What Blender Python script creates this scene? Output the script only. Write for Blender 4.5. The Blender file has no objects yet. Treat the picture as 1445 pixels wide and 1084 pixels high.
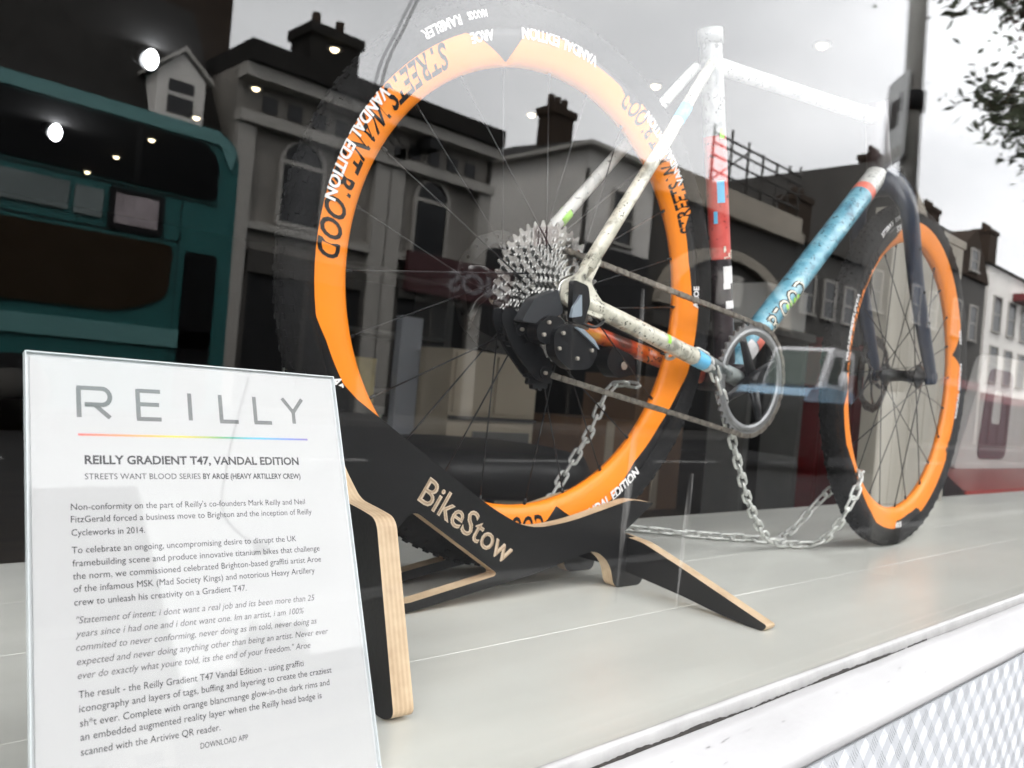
import bpy, bmesh, math, random
from mathutils import Matrix, Vector
from mathutils.geometry import tessellate_polygon
random.seed(7)
SC = bpy.context.scene
COL = SC.collection
R = math.radians
PI = math.pi

# ------------------------------------------------------------------ camera
cd = bpy.data.cameras.new('camera')
cam = bpy.data.objects.new('camera', cd); COL.objects.link(cam)
cd.sensor_width = 36.0
cd.lens = 1177.15 / 1445.0 * 36.0
cd.clip_start = 0.02; cd.clip_end = 600
r_, u_, f_ = Vector((0.7178, -0.6904, 0.0904)), Vector((-0.068, 0.0597, 0.9959)), Vector((0.693, 0.721, 0.0041))
cam.matrix_world = Matrix(((r_.x, u_.x, -f_.x, 0.0), (r_.y, u_.y, -f_.y, -0.3548), (r_.z, u_.z, -f_.z, 0.2531), (0, 0, 0, 1)))
cd.dof.use_dof = True
cd.dof.focus_distance = 0.66
cd.dof.aperture_fstop = 11.5
SC.camera = cam

# ------------------------------------------------------------------ world, sun, exposure
SUN_EL, SUN_AZ = R(50), R(-52)          # behind the shop, so the shop front and its window are in open shade
world = bpy.data.worlds.new('World'); SC.world = world; world.use_nodes = True
nt = world.node_tree; nt.nodes.clear()
def wn(t, **k):
    n = nt.nodes.new(t)
    for a, b in k.items(): setattr(n, a, b)
    return n
sky = wn('ShaderNodeTexSky', sky_type='NISHITA', sun_disc=False, sun_elevation=SUN_EL, sun_rotation=SUN_AZ, air_density=1.0, dust_density=3.0)
hs = wn('ShaderNodeHueSaturation'); hs.inputs['Saturation'].default_value = 0.22
tc = wn('ShaderNodeTexCoord'); mp = wn('ShaderNodeMapping'); mp.inputs['Scale'].default_value = (1.6, 1.6, 3.4)
noi = wn('ShaderNodeTexNoise'); noi.inputs['Scale'].default_value = 1.5; noi.inputs['Detail'].default_value = 5; noi.inputs['Roughness'].default_value = 0.5
ramp = wn('ShaderNodeValToRGB')
ramp.color_ramp.elements[0].position = 0.33; ramp.color_ramp.elements[0].color = (6.15, 6.28, 6.5, 1)
ramp.color_ramp.elements[1].position = 0.68; ramp.color_ramp.elements[1].color = (9.2, 9.26, 9.4, 1)
mixw = wn('ShaderNodeMix', data_type='RGBA'); mixw.inputs[0].default_value = 0.88
bg = wn('ShaderNodeBackground'); bg.inputs['Strength'].default_value = 0.13
wo = wn('ShaderNodeOutputWorld')
L = nt.links.new
L(sky.outputs['Color'], hs.inputs['Color']); L(tc.outputs['Generated'], mp.inputs['Vector']); L(mp.outputs['Vector'], noi.inputs['Vector'])
L(noi.outputs['Fac'], ramp.inputs['Fac']); L(hs.outputs['Color'], mixw.inputs[6]); L(ramp.outputs['Color'], mixw.inputs[7])
sx = wn('ShaderNodeSeparateXYZ'); mrx = wn('ShaderNodeMapRange', interpolation_type='SMOOTHSTEP')
for a_, v_ in (('From Min', 0.83), ('From Max', 1.0), ('To Min', 1.0), ('To Max', 0.53)): mrx.inputs[a_].default_value = v_
mulw = wn('ShaderNodeVectorMath', operation='SCALE')
L(tc.outputs['Generated'], sx.inputs[0]); L(sx.outputs[0], mrx.inputs['Value']); L(mixw.outputs[2], mulw.inputs[0]); L(mrx.outputs[0], mulw.inputs['Scale'])
L(mulw.outputs[0], bg.inputs['Color']); L(bg.outputs['Background'], wo.inputs['Surface'])

sd = bpy.data.lights.new('sun', 'SUN'); sd.energy = 0.75; sd.angle = R(14); sd.color = (1.0, 0.96, 0.9)
sun = bpy.data.objects.new('sun', sd); COL.objects.link(sun)
sv = Vector((math.sin(SUN_AZ) * math.cos(SUN_EL), math.cos(SUN_AZ) * math.cos(SUN_EL), math.sin(SUN_EL)))
sun.rotation_euler = sv.to_track_quat('Z', 'Y').to_euler()

SC.view_settings.view_transform = 'Standard'; SC.view_settings.look = 'None'
SC.view_settings.exposure = 2.78; SC.view_settings.gamma = 1.0; SC.view_settings.use_curve_mapping = False
SC.render.engine = 'CYCLES'
cy = SC.cycles
cy.use_denoising = True
cy.max_bounces = 10; cy.transparent_max_bounces = 24; cy.glossy_bounces = 6; cy.diffuse_bounces = 4
cy.caustics_reflective = False; cy.caustics_refractive = False; cy.sample_clamp_indirect = 6.0

# ------------------------------------------------------------------ materials
def mat(name, col, rough=0.6, metal=0.0, spec=0.5, noise=0.0, nscale=20.0, bump=0.0, bscale=60.0, emit=None, estr=0.0, coat=0.0, col2=None, stretch=None):
    m = bpy.data.materials.new(name); m.use_nodes = True
    n = m.node_tree.nodes; l = m.node_tree.links
    b = n['Principled BSDF']
    b.inputs['Base Color'].default_value = (*col, 1); b.inputs['Roughness'].default_value = rough
    b.inputs['Metallic'].default_value = metal; b.inputs['Specular IOR Level'].default_value = spec
    b.inputs['Coat Weight'].default_value = coat
    vec = None
    if noise or bump or col2:
        t = n.new('ShaderNodeTexCoord'); mpp = n.new('ShaderNodeMapping'); l.new(t.outputs['Object'], mpp.inputs['Vector'])
        if stretch: mpp.inputs['Scale'].default_value = stretch
        vec = mpp.outputs['Vector']
    if noise or col2:
        x = n.new('ShaderNodeTexNoise'); x.inputs['Scale'].default_value = nscale; x.inputs['Detail'].default_value = 6
        l.new(vec, x.inputs['Vector'])
        rp = n.new('ShaderNodeValToRGB'); l.new(x.outputs['Fac'], rp.inputs['Fac'])
        c2 = col2 or tuple(c * (1 - noise) for c in col)
        rp.color_ramp.elements[0].position = 0.36; rp.color_ramp.elements[0].color = (*c2, 1)
        rp.color_ramp.elements[1].position = 0.64; rp.color_ramp.elements[1].color = (*col, 1)
        l.new(rp.outputs['Color'], b.inputs['Base Color'])
    if bump:
        x = n.new('ShaderNodeTexNoise'); x.inputs['Scale'].default_value = bscale; x.inputs['Detail'].default_value = 4
        l.new(vec, x.inputs['Vector'])
        bp = n.new('ShaderNodeBump'); bp.inputs['Strength'].default_value = bump; bp.inputs['Distance'].default_value = 0.01
        l.new(x.outputs['Fac'], bp.inputs['Height']); l.new(bp.outputs['Normal'], b.inputs['Normal'])
    if emit:
        b.inputs['Emission Color'].default_value = (*emit, 1); b.inputs['Emission Strength'].default_value = estr
    return m

def glass_mat(name, r0=0.044, tint=(0.957, 0.955, 0.948), dirt=True, rough=0.0, r90=0.5):
    m = bpy.data.materials.new(name); m.use_nodes = True
    n = m.node_tree.nodes; l = m.node_tree.links; n.clear()
    def math_(op, a, b=None):
        x = n.new('ShaderNodeMath'); x.operation = op
        for i, v in enumerate((a, b)):
            if v is None: continue
            if isinstance(v, (int, float)): x.inputs[i].default_value = v
            else: l.new(v, x.inputs[i])
        return x.outputs[0]
    g = n.new('ShaderNodeNewGeometry')
    dp = n.new('ShaderNodeVectorMath'); dp.operation = 'DOT_PRODUCT'
    l.new(g.outputs['Normal'], dp.inputs[0]); l.new(g.outputs['Incoming'], dp.inputs[1])
    c = math_('ABSOLUTE', dp.outputs['Value'])
    s = math_('POWER', math_('SUBTRACT', 1.0, c), 5.0)
    fac = math_('ADD', r0, math_('MULTIPLY', s, r90 - r0))
    tr = n.new('ShaderNodeBsdfTransparent'); tr.inputs['Color'].default_value = (*tint, 1)
    gl = n.new('ShaderNodeBsdfGlossy'); gl.inputs['Roughness'].default_value = rough; gl.inputs['Color'].default_value = (1, 1, 1, 1)
    mx = n.new('ShaderNodeMixShader'); l.new(fac, mx.inputs[0]); l.new(tr.outputs[0], mx.inputs[1]); l.new(gl.outputs[0], mx.inputs[2])
    out = n.new('ShaderNodeOutputMaterial'); last = mx.outputs[0]
    if dirt:                                                  # dried rain specks on the outer side
        t = n.new('ShaderNodeTexCoord')
        v = n.new('ShaderNodeTexVoronoi'); v.inputs['Scale'].default_value = 88.0; l.new(t.outputs['Object'], v.inputs['Vector'])
        sp = n.new('ShaderNodeSeparateColor'); l.new(v.outputs['Color'], sp.inputs['Color'])
        near = math_('LESS_THAN', v.outputs['Distance'], math_('MULTIPLY', math_('POWER', sp.outputs[1], 4.0), 0.085))
        some = math_('GREATER_THAN', sp.outputs[0], 0.35)
        msk = math_('MULTIPLY', math_('MULTIPLY', near, some), 0.6)
        d = n.new('ShaderNodeBsdfDiffuse'); d.inputs['Color'].default_value = (0.7, 0.7, 0.68, 1)
        m2 = n.new('ShaderNodeMixShader'); l.new(msk, m2.inputs[0]); l.new(last, m2.inputs[1]); l.new(d.outputs[0], m2.inputs[2]); last = m2.outputs[0]
    l.new(last, out.inputs['Surface'])
    return m

def streak_mat(name, alpha=0.18):
    m = bpy.data.materials.new(name); m.use_nodes = True
    n = m.node_tree.nodes; l = m.node_tree.links; n.clear()
    t = n.new('ShaderNodeTexCoord'); mp2 = n.new('ShaderNodeMapping'); mp2.inputs['Scale'].default_value = (260, 1, 18); l.new(t.outputs['Object'], mp2.inputs['Vector'])
    x = n.new('ShaderNodeTexNoise'); x.inputs['Scale'].default_value = 1.0; x.inputs['Detail'].default_value = 4; l.new(mp2.outputs['Vector'], x.inputs['Vector'])
    mr = n.new('ShaderNodeMapRange'); mr.inputs['From Min'].default_value = 0.38; mr.inputs['From Max'].default_value = 0.7; mr.inputs['To Max'].default_value = alpha * 2
    l.new(x.outputs['Fac'], mr.inputs['Value'])
    a = n.new('ShaderNodeBsdfTransparent'); d = n.new('ShaderNodeBsdfDiffuse'); d.inputs['Color'].default_value = (0.6, 0.58, 0.55, 1)
    mx = n.new('ShaderNodeMixShader'); l.new(mr.outputs[0], mx.inputs[0]); l.new(a.outputs[0], mx.inputs[1]); l.new(d.outputs[0], mx.inputs[2])
    o = n.new('ShaderNodeOutputMaterial'); l.new(mx.outputs[0], o.inputs['Surface'])
    return m

def ply_edge_mat():
    m = bpy.data.materials.new('plywood edge'); m.use_nodes = True
    n = m.node_tree.nodes; l = m.node_tree.links; b = n['Principled BSDF']
    a = n.new('ShaderNodeAttribute'); a.attribute_name = 'layer'
    mu = n.new('ShaderNodeMath'); mu.operation = 'MULTIPLY'; mu.inputs[1].default_value = 2 * PI * 4.5; l.new(a.outputs['Fac'], mu.inputs[0])
    s = n.new('ShaderNodeMath'); s.operation = 'SINE'; l.new(mu.outputs[0], s.inputs[0])
    t = n.new('ShaderNodeTexCoord'); x = n.new('ShaderNodeTexNoise'); x.inputs['Scale'].default_value = 35; x.inputs['Detail'].default_value = 6; l.new(t.outputs['Object'], x.inputs['Vector'])
    ad = n.new('ShaderNodeMath'); ad.operation = 'MULTIPLY_ADD'; ad.inputs[1].default_value = 0.07; l.new(s.outputs[0], ad.inputs[0]); l.new(x.outputs['Fac'], ad.inputs[2])
    rp = n.new('ShaderNodeValToRGB'); l.new(ad.outputs[0], rp.inputs['Fac'])
    e0, e1 = rp.color_ramp.elements
    e0.position = 0.2; e0.color = (0.40, 0.27, 0.16, 1); e1.position = 0.62; e1.color = (0.66, 0.50, 0.33, 1)
    l.new(rp.outputs['Color'], b.inputs['Base Color']); b.inputs['Roughness'].default_value = 0.6
    return m

def graffiti_mat(name, cols, scale=38.0, stretch=(1, 1, 1)):
    """sprayed and buffed paint: hard-edged noise patches in several colours with dark scribbles"""
    m = bpy.data.materials.new(name); m.use_nodes = True
    n = m.node_tree.nodes; l = m.node_tree.links; b = n['Principled BSDF']
    t = n.new('ShaderNodeTexCoord'); mpp = n.new('ShaderNodeMapping'); mpp.inputs['Scale'].default_value = stretch; l.new(t.outputs['Object'], mpp.inputs['Vector'])
    x = n.new('ShaderNodeTexNoise'); x.inputs['Scale'].default_value = scale; x.inputs['Detail'].default_value = 5; x.inputs['Distortion'].default_value = 0.6; l.new(mpp.outputs['Vector'], x.inputs['Vector'])
    rp = n.new('ShaderNodeValToRGB'); rp.color_ramp.interpolation = 'EASE'; l.new(x.outputs['Fac'], rp.inputs['Fac'])
    el = rp.color_ramp.elements
    while len(el) < len(cols): el.new(0.5)
    for i, c in enumerate(cols): el[i].position = 0.32 + 0.36 * i / max(1, len(cols) - 1); el[i].color = (*c, 1)
    x2 = n.new('ShaderNodeTexNoise'); x2.inputs['Scale'].default_value = scale * 2.6; x2.inputs['Detail'].default_value = 2; x2.inputs['Distortion'].default_value = 2.0; l.new(mpp.outputs['Vector'], x2.inputs['Vector'])
    r2 = n.new('ShaderNodeValToRGB'); l.new(x2.outputs['Fac'], r2.inputs['Fac'])
    r2.color_ramp.elements[0].position = 0.34; r2.color_ramp.elements[0].color = (0, 0, 0, 1); r2.color_ramp.elements[1].position = 0.38; r2.color_ramp.elements[1].color = (1, 1, 1, 1)
    mx = n.new('ShaderNodeMix'); mx.data_type = 'RGBA'
    l.new(r2.outputs['Color'], mx.inputs[0]); mx.inputs[6].default_value = (cols[0][0] * .35, cols[0][1] * .35, cols[0][2] * .35, 1); l.new(rp.outputs['Color'], mx.inputs[7])
    l.new(mx.outputs[2], b.inputs['Base Color']); b.inputs['Roughness'].default_value = 0.35; b.inputs['Coat Weight'].default_value = 0.4
    return m

def ledge_mat():
    m = mat('ledge paint', (0.66, 0.668, 0.625), 0.30, noise=0.10, nscale=5.0, bump=0.07, bscale=14.0, stretch=(0.35, 2.6, 1))
    n = m.node_tree.nodes; l = m.node_tree.links; b = n['Principled BSDF']
    src = b.inputs['Base Color'].links[0].from_socket
    t = n.new('ShaderNodeTexCoord'); v = n.new('ShaderNodeTexVoronoi'); v.inputs['Scale'].default_value = 26; l.new(t.outputs['Object'], v.inputs['Vector'])
    sp = n.new('ShaderNodeSeparateColor'); l.new(v.outputs['Color'], sp.inputs['Color'])
    rad = n.new('ShaderNodeMath'); rad.operation = 'POWER'; rad.inputs[1].default_value = 5; l.new(sp.outputs[0], rad.inputs[0])
    sc = n.new('ShaderNodeMath'); sc.operation = 'MULTIPLY'; sc.inputs[1].default_value = 0.055; l.new(rad.outputs[0], sc.inputs[0])
    lt = n.new('ShaderNodeMath'); lt.operation = 'LESS_THAN'; l.new(v.outputs['Distance'], lt.inputs[0]); l.new(sc.outputs[0], lt.inputs[1])
    x = n.new('ShaderNodeTexNoise'); x.inputs['Scale'].default_value = 2.2; x.inputs['Detail'].default_value = 8; x.inputs['Roughness'].default_value = 0.7; l.new(t.outputs['Object'], x.inputs['Vector'])
    mr = n.new('ShaderNodeMapRange'); mr.inputs['From Min'].default_value = 0.42; mr.inputs['From Max'].default_value = 0.72; mr.inputs['To Max'].default_value = 0.20; l.new(x.outputs['Fac'], mr.inputs['Value'])
    ad = n.new('ShaderNodeMath'); ad.operation = 'MULTIPLY_ADD'; ad.use_clamp = True; ad.inputs[1].default_value = 0.6; l.new(lt.outputs[0], ad.inputs[0]); l.new(mr.outputs[0], ad.inputs[2])
    mx = n.new('ShaderNodeMix'); mx.data_type = 'RGBA'; l.new(ad.outputs[0], mx.inputs[0]); l.new(src, mx.inputs[6]); mx.inputs[7].default_value = (0.36, 0.335, 0.28, 1)
    l.new(mx.outputs[2], b.inputs['Base Color'])
    return m

M = {}
M['orange'] = mat('orange decal', (0.98, 0.265, 0.005), 0.42, noise=0.05, nscale=14)
M['carbon'] = mat('black carbon', (0.010, 0.010, 0.011), 0.4, spec=0.25)
M['tyre'] = mat('tyre rubber', (0.012, 0.012, 0.0125), 0.85, spec=0.15, noise=0.35, nscale=30, bump=0.2, bscale=180)
M['white_print'] = mat('white print', (0.86, 0.84, 0.84), 0.5)
M['black_print'] = mat('black print', (0.009, 0.009, 0.010), 0.6, spec=0.15)
M['steel'] = mat('bright steel', (0.62, 0.62, 0.61), 0.26, metal=1.0, noise=0.25, nscale=70)
M['dark_steel'] = mat('dark steel', (0.085, 0.085, 0.085), 0.3, metal=1.0)
M['galv'] = mat('galvanised chain', (0.74, 0.75, 0.72), 0.45, metal=0.55, noise=0.3, nscale=90, bump=0.15, bscale=220)
M['chain'] = mat('drive chain', (0.34, 0.31, 0.27), 0.42, metal=0.85, noise=0.4, nscale=150)
M['der'] = mat('derailleur black', (0.008, 0.0085, 0.010), 0.34, spec=0.35)
M['der_gray'] = mat('battery grey', (0.030, 0.032, 0.036), 0.5, spec=0.3)
M['der_blue'] = mat('polished link', (0.42, 0.50, 0.58), 0.3, metal=0.6)
M['bolt'] = mat('bolt', (0.62, 0.57, 0.50), 0.35, metal=0.8)
M['cream'] = graffiti_mat('cream graffiti paint', [(0.30, 0.29, 0.24), (0.62, 0.60, 0.50), (0.74, 0.71, 0.60), (0.80, 0.78, 0.68)], 42)
M['white_paint'] = graffiti_mat('white graffiti paint', [(0.46, 0.47, 0.46), (0.58, 0.58, 0.56), (0.66, 0.66, 0.63), (0.72, 0.72, 0.70)], 30)
M['red_paint'] = graffiti_mat('red graffiti paint', [(0.36, 0.05, 0.05), (0.62, 0.07, 0.06), (0.72, 0.11, 0.09)], 24)
M['dark_paint'] = graffiti_mat('dark graffiti paint', [(0.02, 0.016, 0.02), (0.035, 0.025, 0.03), (0.05, 0.035, 0.04)], 24)
M['blue_paint'] = graffiti_mat('teal graffiti paint', [(0.05, 0.16, 0.24), (0.12, 0.36, 0.48), (0.20, 0.46, 0.58), (0.34, 0.58, 0.68)], 30)
M['flame'] = graffiti_mat('flame graffiti paint', [(0.08, 0.03, 0.02), (0.52, 0.06, 0.02), (0.72, 0.17, 0.02), (0.75, 0.36, 0.06)], 20)
M['grey_paint'] = graffiti_mat('grey graffiti paint', [(0.03, 0.035, 0.035), (0.16, 0.18, 0.18), (0.34, 0.37, 0.36)], 30)
M['sky_blue'] = mat('sky blue paint', (0.16, 0.55, 0.86), 0.4)
M['pink'] = mat('salmon paint', (0.85, 0.20, 0.14), 0.4)
M['lime'] = mat('lime paint', (0.40, 0.85, 0.10), 0.4)
M['navy'] = mat('navy fork paint', (0.012, 0.020, 0.042), 0.3, spec=0.35, coat=0.15)
M['ply_face'] = mat('black laminate', (0.0085, 0.0085, 0.009), 0.36, spec=0.3, noise=0.3, nscale=5, bump=0.03, bscale=240)
M['ply'] = ply_edge_mat()
M['tan'] = mat('engraved wood', (0.62, 0.49, 0.36), 0.6, noise=0.2, nscale=120)
M['tan_dark'] = mat('engraved groove', (0.40, 0.29, 0.19), 0.7, noise=0.25, nscale=120)
M['paper'] = mat('white paper', (0.52, 0.52, 0.525), 0.8, spec=0.15)
M['ink'] = mat('dark ink', (0.025, 0.025, 0.030), 0.9, spec=0.05)
M['ink_gray'] = mat('grey ink', (0.10, 0.10, 0.105), 0.9, spec=0.05)
M['logo_gray'] = mat('logo grey', (0.115, 0.125, 0.125), 0.6)
M['acrylic'] = glass_mat('clear acrylic', 0.018, (0.99, 0.99, 0.99), dirt=False)
M['acrylic_edge'] = mat('acrylic edge', (0.62, 0.66, 0.68), 0.15)
M['glass'] = glass_mat('shop window glass')
M['ledge'] = ledge_mat()
M['gap'] = mat('dark joint', (0.03, 0.028, 0.025), 0.9)
M['sill'] = mat('white gloss paint', (0.325, 0.316, 0.314), 0.34, noise=0.14, nscale=7.0, bump=0.16, bscale=28.0, stretch=(0.5, 1, 1))
M['tread'] = mat('white tread plate', (0.46, 0.465, 0.48), 0.62, spec=0.2, noise=0.08, nscale=9)
M['flake'] = mat('flaked paint edge', (0.022, 0.018, 0.015), 0.9, noise=0.5, nscale=160)
M['bead'] = mat('putty bead paint', (0.35, 0.34, 0.332), 0.4, noise=0.18, nscale=26, bump=0.12, bscale=50)

# ------------------------------------------------------------------ mesh helpers
WM = {}                                                     # world matrix of every object made here
class MB:
    def __init__(s): s.v = []; s.f = []; s.mi = []; s.sm = []; s.lay = {}
    def add(s, vs, fs, mi=0, smooth=False):
        o = len(s.v); s.v += [Vector(v) for v in vs]
        for f in fs: s.f.append(tuple(i + o for i in f)); s.mi.append(mi); s.sm.append(smooth)
        return o
    def box(s, a, b, mi=0, tf=None):
        x0, y0, z0 = a; x1, y1, z1 = b
        vs = [Vector(q) for q in ((x0, y0, z0), (x1, y0, z0), (x1, y1, z0), (x0, y1, z0), (x0, y0, z1), (x1, y0, z1), (x1, y1, z1), (x0, y1, z1))]
        if tf: vs = [tf @ q for q in vs]
        s.add(vs, [(0, 3, 2, 1), (4, 5, 6, 7), (0, 1, 5, 4), (1, 2, 6, 5), (2, 3, 7, 6), (3, 0, 4, 7)], mi)
    def tube(s, pts, rad, n=12, mi=0, cap=True, closed=False, smooth=True, flat=None):
        """flat = (axis vector, factor): squashes the section across that axis"""
        pts = [Vector(q) for q in pts]; k = len(pts)
        rr = rad if isinstance(rad, (list, tuple)) else [rad] * k
        t0 = (pts[1] - pts[0]).normalized()
        nrm = t0.orthogonal().normalized(); rings = []; prev = t0
        for i, q in enumerate(pts):
            if closed: t = (pts[(i + 1) % k] - pts[i - 1])
            else: t = pts[min(i + 1, k - 1)] - pts[max(i - 1, 0)]
            t.normalize()
            nrm = (prev.rotation_difference(t) @ nrm); nrm = (nrm - t * nrm.dot(t)).normalized(); prev = t
            bi = t.cross(nrm); ring = []
            for j in range(n):
                a = 2 * PI * j / n; d = (nrm * math.cos(a) + bi * math.sin(a)) * rr[i]
                if flat: ax = Vector(flat[0]); d = d - ax * d.dot(ax) * (1 - flat[1])
                ring.append(q + d)
            rings.append(ring)
        vs = [w for g in rings for w in g]; fs = []
        for i in range(k if closed else k - 1):
            a, b = i * n, ((i + 1) % k) * n
            for j in range(n): fs.append((a + j, a + (j + 1) % n, b + (j + 1) % n, b + j))
        o = s.add(vs, fs, mi, smooth)
        if cap and not closed:
            s.f.append(tuple(o + j for j in reversed(range(n)))); s.mi.append(mi); s.sm.append(False)
            s.f.append(tuple(o + (k - 1) * n + j for j in range(n))); s.mi.append(mi); s.sm.append(False)
    def lathe(s, prof, n=64, mi=0, tf=None, closed=True, smooth=True, arc=None):
        """prof: (radius, axial) round the local y axis"""
        k = len(prof); vs = []
        for i in range(n):
            a = 2 * PI * i / n
            for r, w in prof:
                q = Vector((r * math.cos(a), w, r * math.sin(a))); vs.append(tf @ q if tf else q)
        fs = []
        for i in range(n):
            i2 = (i + 1) % n
            for j in range(k if closed else k - 1):
                j2 = (j + 1) % k
                fs.append((i * k + j, i * k + j2, i2 * k + j2, i2 * k + j))
        s.add(vs, fs, mi, smooth)
    def prism(s, outer, holes, to3, w0, w1, mi_face=0, mi_side=1, layer=False):
        """extrudes a polygon with holes; to3(a, b, w) gives the point"""
        loops = [outer] + list(holes)
        flat = [q for lp in loops for q in lp]
        tris = tessellate_polygon([[Vector((q[0], q[1], 0)) for q in lp] for lp in loops])
        N = len(flat)
        vs = [to3(q[0], q[1], w0) for q in flat] + [to3(q[0], q[1], w1) for q in flat]
        def area(t): 
            a, b, c = (flat[i] for i in t); return (b[0] - a[0]) * (c[1] - a[1]) - (b[1] - a[1]) * (c[0] - a[0])
        fs = []
        for t in tris:
            t = tuple(t) if area(t) > 0 else tuple(reversed(t))
            fs.append(tuple(reversed(t))); fs.append(tuple(i + N for i in t))
        s.add(vs, fs, mi_face)
        o = 0
        for li, lp in enumerate(loops):
            k = len(lp); sg = sum(lp[i][0] * lp[(i + 1) % k][1] - lp[(i + 1) % k][0] * lp[i][1] for i in range(k))
            ccw = (sg > 0) == (li == 0)
            vv = [to3(q[0], q[1], w) for w in (w0, w1) for q in lp]; ff = []
            for i in range(k):
                j = (i + 1) % k; ff.append((i, j, j + k, i + k) if ccw else (j, i, i + k, j + k))
            base = s.add(vv, ff, mi_side, False)
            if layer:
                for i in range(k): s.lay[base + i] = 0.0; s.lay[base + k + i] = 1.0
            o += k
    def sphere(s, c, r, n=10, mi=0, sc=(1, 1, 1)):
        c = Vector(c); vs = []; fs = []; m = n // 2
        for i in range(m + 1):
            th = PI * i / m
            for j in range(n):
                ph = 2 * PI * j / n
                vs.append(c + Vector((r * sc[0] * math.sin(th) * math.cos(ph), r * sc[1] * math.sin(th) * math.sin(ph), r * sc[2] * math.cos(th))))
        for i in range(m):
            for j in range(n): fs.append((i * n + j, (i + 1) * n + j, (i + 1) * n + (j + 1) % n, i * n + (j + 1) % n))
        s.add(vs, fs, mi, True)
    def build(s, name, mats, parent=None, local=False, matrix=None, fixn=False):
        me = bpy.data.meshes.new(name)
        if matrix is not None: W = matrix
        elif parent is not None: W = WM[parent]
        else: W = Matrix.Identity(4)
        if parent is not None and matrix is not None: rel = WM[parent].inverted() @ matrix
        elif parent is None: rel = W
        else: rel = Matrix.Identity(4)
        vs = s.v if local else [W.inverted() @ q for q in s.v]
        me.from_pydata([tuple(q) for q in vs], [], s.f)
        if not isinstance(mats, (list, tuple)): mats = [mats]
        for m in mats: me.materials.append(m)
        me.polygons.foreach_set('material_index', s.mi); me.polygons.foreach_set('use_smooth', s.sm)
        if s.lay:
            at = me.attributes.new('layer', 'FLOAT', 'POINT')
            for i, v in s.lay.items(): at.data[i].value = v
        if fixn:
            bm = bmesh.new(); bm.from_mesh(me); bmesh.ops.recalc_face_normals(bm, faces=bm.faces); bm.to_mesh(me); bm.free()
        me.update()
        ob = bpy.data.objects.new(name, me); COL.objects.link(ob)
        if parent is not None: ob.parent = parent
        ob.matrix_basis = rel
        WM[ob] = (WM[parent] @ rel) if parent is not None else rel
        return ob

def tag(o, label=None, cat=None, group=None, kind=None):
    if label: o['label'] = label
    if cat: o['category'] = cat
    if group: o['group'] = group
    if kind: o['kind'] = kind
    return o
def empty(name, matrix, label, cat, group=None):
    if not isinstance(matrix, Matrix): matrix = Matrix.Translation(matrix)
    o = bpy.data.objects.new(name, None); COL.objects.link(o); o.empty_display_size = 0.05
    o.matrix_basis = matrix; WM[o] = matrix.copy()
    return tag(o, label, cat, group)
def structure(mb, name, m): return tag(mb.build(name, m), kind='structure')
def copy_tree(o, parent=None):
    c = o.copy(); COL.objects.link(c)
    if parent: c.parent = parent
    for ch in list(o.children): copy_tree(ch, c)
    return c
def bevel(o, w, seg=2):
    b = o.modifiers.new('bevel', 'BEVEL'); b.width = w; b.segments = seg; b.limit_method = 'ANGLE'; b.angle_limit = R(40); return o
def roundpoly(pts, rad, n=5):
    """rounds the corners of a polygon; rad is one radius or one per corner"""
    k = len(pts); out = []
    for i in range(k):
        r = rad[i] if isinstance(rad, (list, tuple)) else rad
        p0, p1, p2 = Vector(pts[i - 1]), Vector(pts[i]), Vector(pts[(i + 1) % k])
        a, b = p0 - p1, p2 - p1
        r = min(r, a.length * 0.45, b.length * 0.45)
        if r < 1e-5: out.append(tuple(p1)); continue
        A, B = p1 + a.normalized() * r, p1 + b.normalized() * r
        for j in range(n + 1):
            t = j / n; q = A * (1 - t) ** 2 + p1 * 2 * t * (1 - t) + B * t * t; out.append(tuple(q))
    return out

def catmull(pts, n=14):
    pts = [Vector(p) for p in pts]; out = []
    for i in range(len(pts) - 1):
        p0, p1, p2, p3 = pts[max(i - 1, 0)], pts[i], pts[i + 1], pts[min(i + 2, len(pts) - 1)]
        for k in range(n):
            t = k / n; out.append(0.5 * ((2 * p1) + (p2 - p0) * t + (2 * p0 - 5 * p1 + 4 * p2 - p3) * t * t + (3 * p1 - p0 - 3 * p2 + p3) * t ** 3))
    return out + [pts[-1]]
# ---- text -> triangles in its own plane
_tc = {}
def text2d(s, bold=0.0, shear=0.0, spacing=1.0):
    key = (s, bold, shear, spacing)
    if key in _tc: return _tc[key]
    cu = bpy.data.curves.new('lettering', 'FONT'); cu.body = s; cu.size = 1.0; cu.offset = bold; cu.shear = shear; cu.space_character = spacing
    cu.resolution_u = 3; cu.fill_mode = 'BOTH'
    ob = bpy.data.objects.new('lettering_curve', cu); COL.objects.link(ob)
    dg = bpy.context.evaluated_depsgraph_get(); dg.update()
    me = bpy.data.meshes.new_from_object(ob.evaluated_get(dg), depsgraph=dg)
    vs = [(v.co.x, v.co.y) for v in me.vertices]; fs = [tuple(p.vertices) for p in me.polygons]
    bpy.data.objects.remove(ob); bpy.data.curves.remove(cu); bpy.data.meshes.remove(me)
    x0 = min(v[0] for v in vs); x1 = max(v[0] for v in vs)
    vs = [(a - x0, b) for a, b in vs]
    _tc[key] = (vs, fs, x1 - x0); return _tc[key]
CAP = 0.73
def put_text(mb, s, fn, width=None, height=None, bold=0.0, shear=0.0, spacing=1.0, mi=0):
    """fn(a, b) -> point; a runs 0..width, b is height above the baseline in metres"""
    vs, fs, w = text2d(s, bold, shear, spacing)
    sx = width / w if width else height / CAP
    sy = height / CAP if height else sx
    mb.add([fn(a * sx, b * sy) for a, b in vs], fs, mi)

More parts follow.
